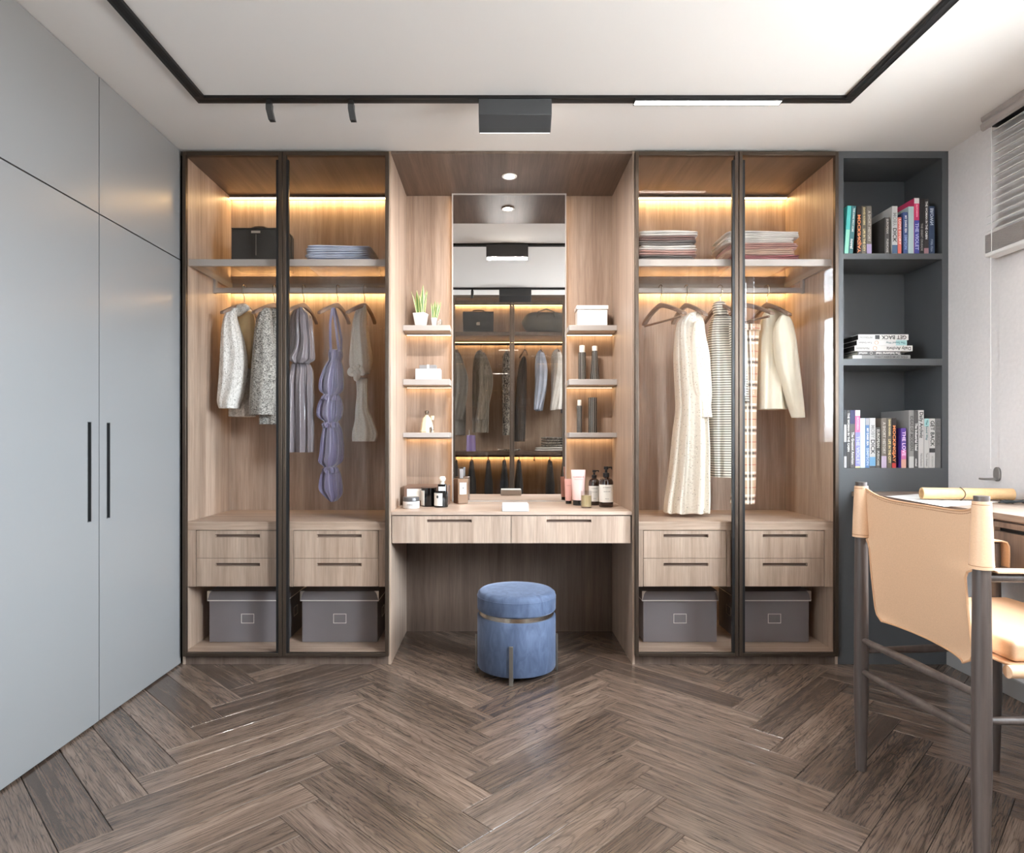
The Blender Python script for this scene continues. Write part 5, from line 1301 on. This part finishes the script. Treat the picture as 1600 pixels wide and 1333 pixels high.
# stack lying flat, spines upside down
S1 = SH[1]; zz = S1; B_ = 'books stacked flat on the middle bookcase shelf'
def flat_book(px0, px1, pt, pb, c, label, words, bands=(), disc=None, sq=None):
    global zz
    y0 = 0.006; x0, x1 = wx(px0, y0), wx(px1, y0); h = (pb - pt) * (D + y0) / F - 0.0006; m = bkm(c)
    t = thing('book', label, 'book', ((x0 + x1) / 2, y0, zz + 0.0005), B_); za = zz + 0.0005; b = 0.0022; dep = 0.19
    cv = MB(); cv.box(x0, x1, y0, y0 + b, za, za + h); cv.box(x0, x1, y0 + b, y0 + dep, za, za + b); cv.box(x0, x1, y0 + b, y0 + dep, za + h - b, za + h); cv.build('cover', m, t, 0.0006)
    bx('pages', plain('dark_edges', C(36, 34, 34), 0.7) if c[0] > 150 else PG_, x0 + 0.002, x1 - 0.002, y0 + b, y0 + dep - 0.004, za + b, za + h - b, t)
    for f0, f1, cc in bands: bx('spine_band', bkm(cc), x0 + (x1 - x0) * f0, x0 + (x1 - x0) * f1, y0 - 0.0004, y0 + 0.0006, za + 0.0004, za + h - 0.0004, t)
    for wd, f0, f1, cc in words: text(wd, bkm(cc), t, (x0 + (x1 - x0) * (f0 + f1) / 2, y0 - 0.0009, za + h / 2), h * 0.85, (math.pi / 2, math.pi, 0), (x1 - x0) * (f1 - f0), bold=0.0003)
    if disc:
        f0, cc = disc; xx = x0 + (x1 - x0) * f0
        MB().tube([(xx + h * 0.33 * math.cos(a), y0 - 0.0006, za + h / 2 + h * 0.33 * math.sin(a)) for a in [q * math.pi / 8 for q in range(17)]], 0.0007, 5).build('ring_mark', bkm(cc), t)
    if sq:
        f0, cc = sq; xx = x0 + (x1 - x0) * f0; bx('square_mark', bkm(cc), xx - h * 0.4, xx + h * 0.4, y0 - 0.0005, y0 + 0.0004, za + h * 0.14, za + h * 0.86, t)
    zz = za + h
flat_book(1332, 1422.5, 554.6, 560.5, (150, 148, 146), 'grey photo-spined book at the bottom of the flat stack', (('IDEAS OF MODERN LIVING', 0.38, 0.95, (70, 68, 68)),), ((0.0, 0.16, (214, 212, 210)),))
flat_book(1340, 1408, 548.6, 554.6, (98, 96, 95), 'dark grey book with white lettering second from the bottom of the flat stack', (('The Industrial Ideal', 0.42, 0.98, W_), ('michael', 0.03, 0.22, W_)), disc=(0.31, W_))
flat_book(1335.3, 1426, 539.2, 548.2, (226, 224, 220), 'widest white book with an orange ring in the middle of the flat stack', (('Daily Archviz', 0.55, 0.97, K_), ('Nicholson', 0.03, 0.25, (130, 128, 126))), disc=(0.35, (214, 148, 70)))
flat_book(1339, 1417, 530.2, 538.8, (228, 226, 224), 'white book with a teal end and orange ring in the flat stack', (('The Sound Way', 0.58, 0.97, (60, 110, 116)), ('Tom Graham', 0.03, 0.30, (120, 118, 116))), ((0.78, 1.0, (176, 214, 214)),), disc=(0.39, (214, 148, 70)))
flat_book(1341, 1419.5, 521.2, 530, (230, 228, 224), 'white book with bold black title on top of the flat stack', (('GET BACK', 0.46, 0.96, K_), ('PETERSON', 0.03, 0.28, (160, 158, 156))), sq=(0.38, (60, 58, 58)))
# bottom compartment
S2 = SH[2]; Cg = 'books standing on the bottom bookcase shelf'
book(1318.6, 1323, 641, S2, (200, 198, 198), 'thin black and white photo book at the wardrobe end of the bottom shelf', Cg, (), ((0.75, 1, (30, 30, 32)), (0.2, 0.45, (60, 60, 64))))
book(1323.2, 1328, 641, S2, (70, 66, 64), 'thin dark book with white lettering on the bottom shelf', Cg, (('THE WOMAN IN THE CABIN', 0.28, 0.95, W_),))
book(1328.2, 1336, 641, S2, (92, 88, 86), 'grey book with a navy head on the bottom shelf', Cg, (('The Greatest American', 0.06, 0.62, W_),), ((0.76, 1.0, (44, 38, 88)),))
book(1336.2, 1344, 641, S2, (228, 116, 160), 'periwinkle and pink book with a white head on the bottom shelf', Cg, (('HUTCHISON', 0.66, 0.88, (250, 214, 226)), ('THE VIOLET', 0.06, 0.55, (200, 202, 236))), ((0.03, 0.62, (142, 144, 206)), (0.9, 1.0, (234, 230, 234)), (0.0, 0.03, (230, 228, 170))))
book(1344.2, 1352, 653.5, S2, (222, 234, 240), 'plain ice blue book on the bottom shelf', Cg)
book(1352.3, 1358.4, 653.5, S2, (92, 128, 176), 'blue book with a grey head on the bottom shelf', Cg, (('MY DARK SEA', 0.45, 0.80, W_), ('SIMPSON', 0.05, 0.40, (190, 206, 230))), ((0.86, 1.0, (170, 170, 174)),))
book(1358.7, 1368, 653.2, S2, (204, 202, 199), 'white novel with grey and black title and blue foot on the bottom shelf', Cg, (('MOBY', 0.60, 0.86, (150, 148, 146)), ('DICK', 0.28, 0.57, K_)), ((0.04, 0.22, (112, 160, 196)), (0.0, 0.04, (60, 60, 62))))
book(1368.3, 1375.5, 668, S2, (74, 70, 64), 'short dark taupe book beside the white novel on the bottom shelf', Cg, (('EUROPEAN', 0.5, 0.95, (196, 190, 180)), ('PUSHCARE', 0.06, 0.42, (196, 190, 180))))
book(1377, 1385.5, 653.3, S2, (118, 108, 98), 'taupe book with a violet foot on the bottom shelf', Cg, (('A SHORT HISTORY', 0.28, 0.92, (200, 192, 180)),), ((0.0, 0.24, (184, 168, 190)),))
book(1386, 1393.3, 653.3, S2, (102, 94, 82), 'taupe book with gold lettering on the bottom shelf', Cg, (('DAVID ROGERS', 0.64, 0.97, (228, 208, 150)), ('LIFE IN THE CITY', 0.10, 0.58, (228, 208, 150))))
book(1393.6, 1400.2, 653.5, S2, (40, 30, 28), 'black novel with big orange lettering and red foot on the bottom shelf', Cg, (('MOCKINGJAY', 0.12, 0.86, (240, 150, 92)),), ((0.0, 0.1, (190, 60, 56)),))
book(1408, 1416, 669, S2, (92, 62, 150), 'short violet to pink book on the bottom shelf', Cg, (('THE LOVE', 0.30, 0.92, (240, 214, 240)),), ((0.22, 0.45, (214, 120, 176)), (0.0, 0.22, (220, 168, 150))), dep=0.13)
book(1420.3, 1428, 641, S2, (150, 148, 146), 'tall grey photo book with white cover on the bottom shelf', Cg, (('IDEAS OF MODERN', 0.3, 0.9, (84, 82, 82)),), ((0.0, 0.2, (206, 206, 204)),), dep=0.22, y0=0.002)
book(1428.3, 1434.3, 641.5, S2, (88, 86, 85), 'tall dark grey book with white lettering on the bottom shelf', Cg, (('The Industrial Ideal', 0.3, 0.78, W_), ('michael', 0.03, 0.16, W_)))
book(1435, 1443.6, 641, S2, (204, 202, 199), 'tall white book with an orange ring on the bottom shelf', Cg, (('Daily Archviz', 0.52, 0.97, K_), ('Nicholson', 0.03, 0.25, (130, 128, 126))))
book(1444.2, 1451.6, 654, S2, (204, 202, 199), 'white book with a teal head on the bottom shelf', Cg, (('The Sound Way', 0.56, 0.97, (60, 110, 116)), ('Tom Graham', 0.03, 0.30, (120, 118, 116))), ((0.84, 1.0, (170, 216, 214)),))
book(1452, 1461, 654, S2, (204, 202, 199), 'white book with bold black title on the bottom shelf', Cg, (('GET BACK', 0.44, 0.96, K_), ('PETERSON', 0.03, 0.24, (160, 158, 156))), ((0.31, 0.40, (60, 58, 58)),))
book(1461.3, 1470.2, 654, S2, (112, 110, 108), 'plain grey book at the wall end of the bottom shelf', Cg, (('GET BACK', 0.44, 0.96, (96, 94, 92)),))

# ------------------------------------------------------------------ the wardrobe opposite, seen in the mirror
OX0, OX1, OB = -1.28, 1.42, YO - 0.52
ZOT = CH2 - 0.02
t = thing('wardrobe', 'tall dark wardrobe with smoked glass doors opposite the dressing mirror', 'wardrobe', ((OX0 + OX1) / 2, YO - 0.28, 0))
for a in (OX0, OX1 - 0.02): bx('side_panel', DOAK, a, a + 0.02, OB - 0.02, YO - 0.03, 0, CH2 - 0.002, t)
bx('back_panel', OAK, OX0 + 0.02, OX1 - 0.02, OB - 0.02, OB, 0.0, ZOT, t); bx('top_panel', DOAK, OX0 + 0.02, OX1 - 0.02, OB - 0.02, YO - 0.03, ZOT, CH2 - 0.002, t); bx('bottom_panel', OAKX, OX0 + 0.02, OX1 - 0.02, OB, YO - 0.03, 0.0, 0.08, t)
xs = [OX0, mx(800, YO) - 0.675 * 1.0, mx(800, YO), mx(800, YO) + 0.60, OX1]; fw = 0.026
for i in range(4):
    xa, xb = xs[i] + 0.001, xs[i + 1] - 0.001
    d = MB(); zt_o = mz(463, YO) + 0.04
    d.box(xa, xa + fw, YO - 0.024, YO, 0.02, CH2 - 0.004); d.box(xb - fw, xb, YO - 0.024, YO, 0.02, CH2 - 0.004); d.box(xa + fw, xb - fw, YO - 0.024, YO, mz(465, YO), CH2 - 0.004); d.box(xa + fw, xb - fw, YO - 0.024, YO, 0.02, 0.05)
    dd = d.build('door', BRONZE, t); bx('glass_pane', SMOKE, xa + fw, xb - fw, YO - 0.014, YO - 0.010, 0.05, mz(465, YO), dd)
YS1 = YO - 0.05
for q0, q1, ql in ((518.5, 524.5, 534.5), (705.5, 711, 714)):
    z1, z0 = mz(q0, YS1), mz(q1, YS1)
    s = bx('shelf', DOAK, OX0 + 0.021, OX1 - 0.021, OB + 0.001, YS1, z0, z1, t)
    zl = mz(ql, OB); zl = min(zl, z0 - 0.012); led(OX0 + 0.03, OX1 - 0.03, OB + 0.006, OB + 0.034, zl, s, LED)
zl = mz(478, OB); led(OX0 + 0.03, OX1 - 0.03, OB + 0.006, OB + 0.034, zl, t, LED)
YR = YO - 0.27; zr = mz(538, YR)
MB().tube([(OX0 + 0.021, YR, zr), (OX1 - 0.021, YR, zr)], 0.014, 12).build('hanging_rail', BLACK, t, smooth=True)
zr2 = mz(712, YR) - 0.02
ZSA, ZSB = mz(518.5, YS1), mz(705.5, YS1)
# briefcase
y = YO - 0.12; x0, x1 = mx(723.5, y), mx(771, y); z0 = ZSA + 0.001; z1 = mz(487, y)
t = thing('briefcase', 'black glossy flap briefcase with a silver lock in the opposite wardrobe', 'briefcase', ((x0 + x1) / 2, y - 0.06, z0))
BL2 = plain('black_patent', C(30, 29, 28), 0.25, 0, 0.5, 0.4, 60)
bx('body', BL2, x0, x1, y - 0.12, y, z0, z1, t, 0.008); zm = z0 + (z1 - z0) * 0.46; bx('flap', BL2, x0 - 0.002, x1 + 0.002, y, y + 0.006, zm, z1, t, 0.003); xm = (x0 + x1) / 2
bx('lock', STEEL, xm - 0.02, xm + 0.02, y + 0.006, y + 0.012, zm - 0.03, zm + 0.012, t, 0.002)
MB().tube([(xm - 0.07, y - 0.06, z1), (xm - 0.06, y - 0.06, z1 + 0.022), (xm, y - 0.06, z1 + 0.028), (xm + 0.06, y - 0.06, z1 + 0.022), (xm + 0.07, y - 0.06, z1)], 0.007, 8).build('handle', BL2, t, smooth=True)
# duffel
y = YO - 0.2; x0, x1 = mx(815, y), mx(889, y); z0 = ZSA + 0.001; z1 = mz(488, y); cz = (z0 + z1) / 2; rings = []
t = thing('duffel_bag', 'slouchy dark olive duffel bag in the opposite wardrobe', 'bag', ((x0 + x1) / 2, y, z0))
OLV = cloth('olive_nylon', C(92, 88, 80), 0.55, 200, 0.3)
for i in range(15):
    u = i / 14; k = (1 - abs(2 * u - 1) ** 4) ** 0.5 * 0.9 + 0.1; ring = []
    for q in range(24):
        a = 2 * math.pi * q / 24; w_ = 1 + 0.08 * noise.noise(Vector((u * 6, math.cos(a) * 2, math.sin(a) * 2)))
        ring.append((x0 + (x1 - x0) * u, y + 0.13 * k * w_ * math.cos(a), max(z0, z0 + (z1 - z0) * 0.5 * (1 + k * w_ * math.sin(a)))))
    rings.append(ring)
MB().loft(rings).build('body', OLV, t, sub=1); xm = (x0 + x1) / 2
MB().tube([(xm - 0.11, y + 0.10, cz), (xm - 0.09, y + 0.13, z1 - 0.02), (xm, y + 0.13, z1 + 0.012), (xm + 0.09, y + 0.13, z1 - 0.02), (xm + 0.11, y + 0.10, cz)], 0.008, 8).build('handle', OLV, t, smooth=True)
# clothes on the opposite rail
HB = tweed('heather_grey_wool', C(92, 88, 84), C(134, 130, 124), 300, bump=0.3); HB2 = tweed('taupe_pinstripe_wool', C(104, 96, 86), C(142, 134, 122), 120, bump=0.3, stretch=(1, 1, 0.03)); LEOP = tweed('speckled_knit', C(52, 48, 46), C(176, 168, 158), 60, (0.45, 0.55)); DKC = cloth('charcoal_coat', C(58, 53, 50), 0.8)
BLU = cloth('pale_blue_shirting', C(188, 200, 224), 0.8, 800); WHT = cloth('white_shirting', C(222, 218, 214), 0.8, 800); BLU2 = cloth('slate_blue_shirting', C(120, 132, 156), 0.8, 800)
og = 'clothes on the opposite wardrobe rail'
def mg_(name, label, cat, m, body, sleeve):
    d = dict(body=(m, [dict(rows=body, y=YR + 0.0, depth=0.09, mirror=True, seed=len(label), folds=(5, 0.06))]))
    if sleeve: d['sleeve'] = (m, [dict(rows=sleeve, y=YR + 0.12, depth=0.05, mirror=True, seed=len(label) + 1, folds=(3, 0.05))])
    return garment(name, label, cat, og, **d)
mg_('jacket', 'heather grey jacket at the end of the opposite rail', 'jacket', HB, [(546, 708, 714), (552, 706, 719), (570, 704, 724), (600, 704, 727), (640, 704, 728), (680, 704, 727)], [(550, 712, 718), (565, 713, 724), (590, 714, 731), (610, 713, 731), (630, 711, 728), (656, 708, 723)])
mg_('jacket', 'taupe pinstripe jacket on the opposite rail beside the grey one', 'jacket', HB2, [(547, 746, 752), (553, 742, 757), (570, 739, 762), (600, 738, 764), (640, 738, 764), (676, 738, 763)], [(550, 750, 757), (565, 750, 764), (590, 749, 770), (610, 748, 769), (632, 746, 764), (656, 743, 758)])
mg_('cardigan', 'black and white speckled cardigan behind the middle stile', 'cardigan', LEOP, [(548, 790, 795), (556, 786, 799), (580, 784, 803), (620, 784, 803), (650, 785, 801), (680, 785, 796)], None)
mg_('coat', 'long charcoal coat on the opposite rail', 'coat', DKC, [(556, 817, 821), (565, 812, 823), (590, 808, 823), (640, 804, 822), (690, 803, 820)], None)
mg_('shirt', 'pale blue shirt on the opposite rail', 'shirt', BLU, [(547, 842, 848), (553, 838, 851), (570, 836, 854), (600, 836, 855), (630, 836, 850), (642, 836, 848)], [(550, 842, 850), (570, 840, 855), (590, 838, 855), (610, 836, 852), (640, 834, 844)])
mg_('shirt', 'white shirt on the opposite rail beside the pale blue one', 'shirt', WHT, [(545, 868, 874), (551, 862, 877), (570, 861, 881), (600, 861, 882), (640, 861, 880)], [(549, 868, 876), (570, 866, 881), (590, 864, 879), (610, 862, 875), (641, 859, 868)])
mg_('shirt', 'slate blue shirt on the opposite rail beyond the white one', 'shirt', BLU2, [(548, 886, 890), (556, 880, 893), (580, 878, 896), (645, 876, 894)], None)
for px, nm in ((714, 'heather grey jacket'), (751, 'taupe pinstripe jacket'), (793, 'speckled cardigan'), (820, 'charcoal coat'), (845, 'pale blue shirt'), (871, 'white shirt'), (889, 'slate blue shirt')):
    hanger(mx(px, YR), YR, zr + 0.002, math.radians(70), 'wooden hanger under the %s on the opposite rail' % nm, 'hangers on the opposite wardrobe rail', hw=0.12, s=0.7, near=1)
# lower shelf of the opposite wardrobe
y = YO - 0.18; x = mx(736, y); r = mx(743.5, y) - x; h = mz(672, y) - ZSB
t = thing('candle_jar', 'lilac candle jar with a wick on the opposite wardrobe shelf', 'candle', (x, y, ZSB + 0.001))
MB().lathe([(0, 0), (r, 0), (r * 0.9, h * 0.75), (r * 0.85, h * 0.75), (0, h * 0.72)], x, y, ZSB + 0.001, 24).build('jar', plain('lilac_ceramic', C(136, 116, 170), 0.4), t, smooth=True)
MB().tube([(x - 0.02, y, ZSB + h * 0.72), (x - 0.021, y, ZSB + h)], 0.004, 6).build('wick', POT, t)
for k, (m_, lab) in enumerate(((FW, 'white folded towel under the speckled throw'), (LEOP, 'speckled folded throw on a white towel'))):
    y0 = YO - 0.36; x0, x1 = mx(837 + 10 * k, YO - 0.1), mx(890, YO - 0.1); z = ZSB + 0.0008 + k * 0.05
    folded(lab, 'folded textiles in the opposite wardrobe', m_, x0, x1, y0, y0 + 0.26, z, 0.048 if not k else 0.115, 60 + k, layers=2 + 2 * k)
pts = []
for k in range(60): a = k * 0.21; pts.append((mx(795, YO - 0.1) + 0.13 * math.cos(a) * (1 - 0.003 * k), YO - 0.13 + 0.045 * math.sin(a), ZSB + 0.017 + 0.006 * math.sin(4 * a)))
tag(MB().tube(pts, 0.008, 6).build('beaded_scarf', LEOP, None, smooth=True), 'coiled speckled scarf on the opposite wardrobe shelf', 'scarf')
# trousers folded over pull-out bars below
TR = cloth('black_trousering', C(40, 38, 38), 0.7); WD = plain('pale_peg', C(206, 164, 124), 0.5)
for i, px in enumerate((712, 737, 763, 788, 811, 835, 859, 882)):
    y = YO - 0.24; x = mx(px, y); zt = zr2 - 0.035
    pr = thing('trouser_hanger', 'bare pale peg hanger under the lower shelf of the opposite wardrobe' if px == 835 else 'pale peg hanger carrying black trousers in the opposite wardrobe', 'hanger', (x, y, zt - 0.06), 'peg hangers in the opposite wardrobe')
    MB().tube([(x, y, zr2 + 0.019), (x, y, zt)], 0.005, 8).build('peg', WD, pr, smooth=True); MB().tube([(x, y - 0.16, zt), (x, y + 0.16, zt)], 0.006, 8).build('bar', WD, pr, smooth=True)
    if px == 835: continue
    rows = []
    rings = []
    for k in range(12):
        u = k / 11; zz_ = zt + 0.012 - u * 0.62; wv = 0.018 + 0.034 * min(1, u * 2.2)
        rings.append([(x + wv * math.cos(a) * (1 + 0.1 * math.sin(3 * a + i)), y + 0.155 * math.copysign(abs(math.sin(a)) ** 0.6, math.sin(a)), zz_) for a in [q * math.pi / 10 for q in range(20)]])
    tag(MB().loft(rings).build('trousers', TR, None, sub=1), 'black trousers folded over a peg hanger in the opposite wardrobe', 'trousers', 'black trousers in the opposite wardrobe')
# white end walls beside the opposite wardrobe
struct(bx('wall_front_left', WHITE, XLW + 0.001, OX0 - 0.002, YFW + 0.001, YO, 0, CH2 - 0.001)); struct(bx('wall_front_right', WHITE, OX1 + 0.002, XR - 0.001, YFW + 0.001, YO, 0, CH2 - 0.001))

finish_texts()
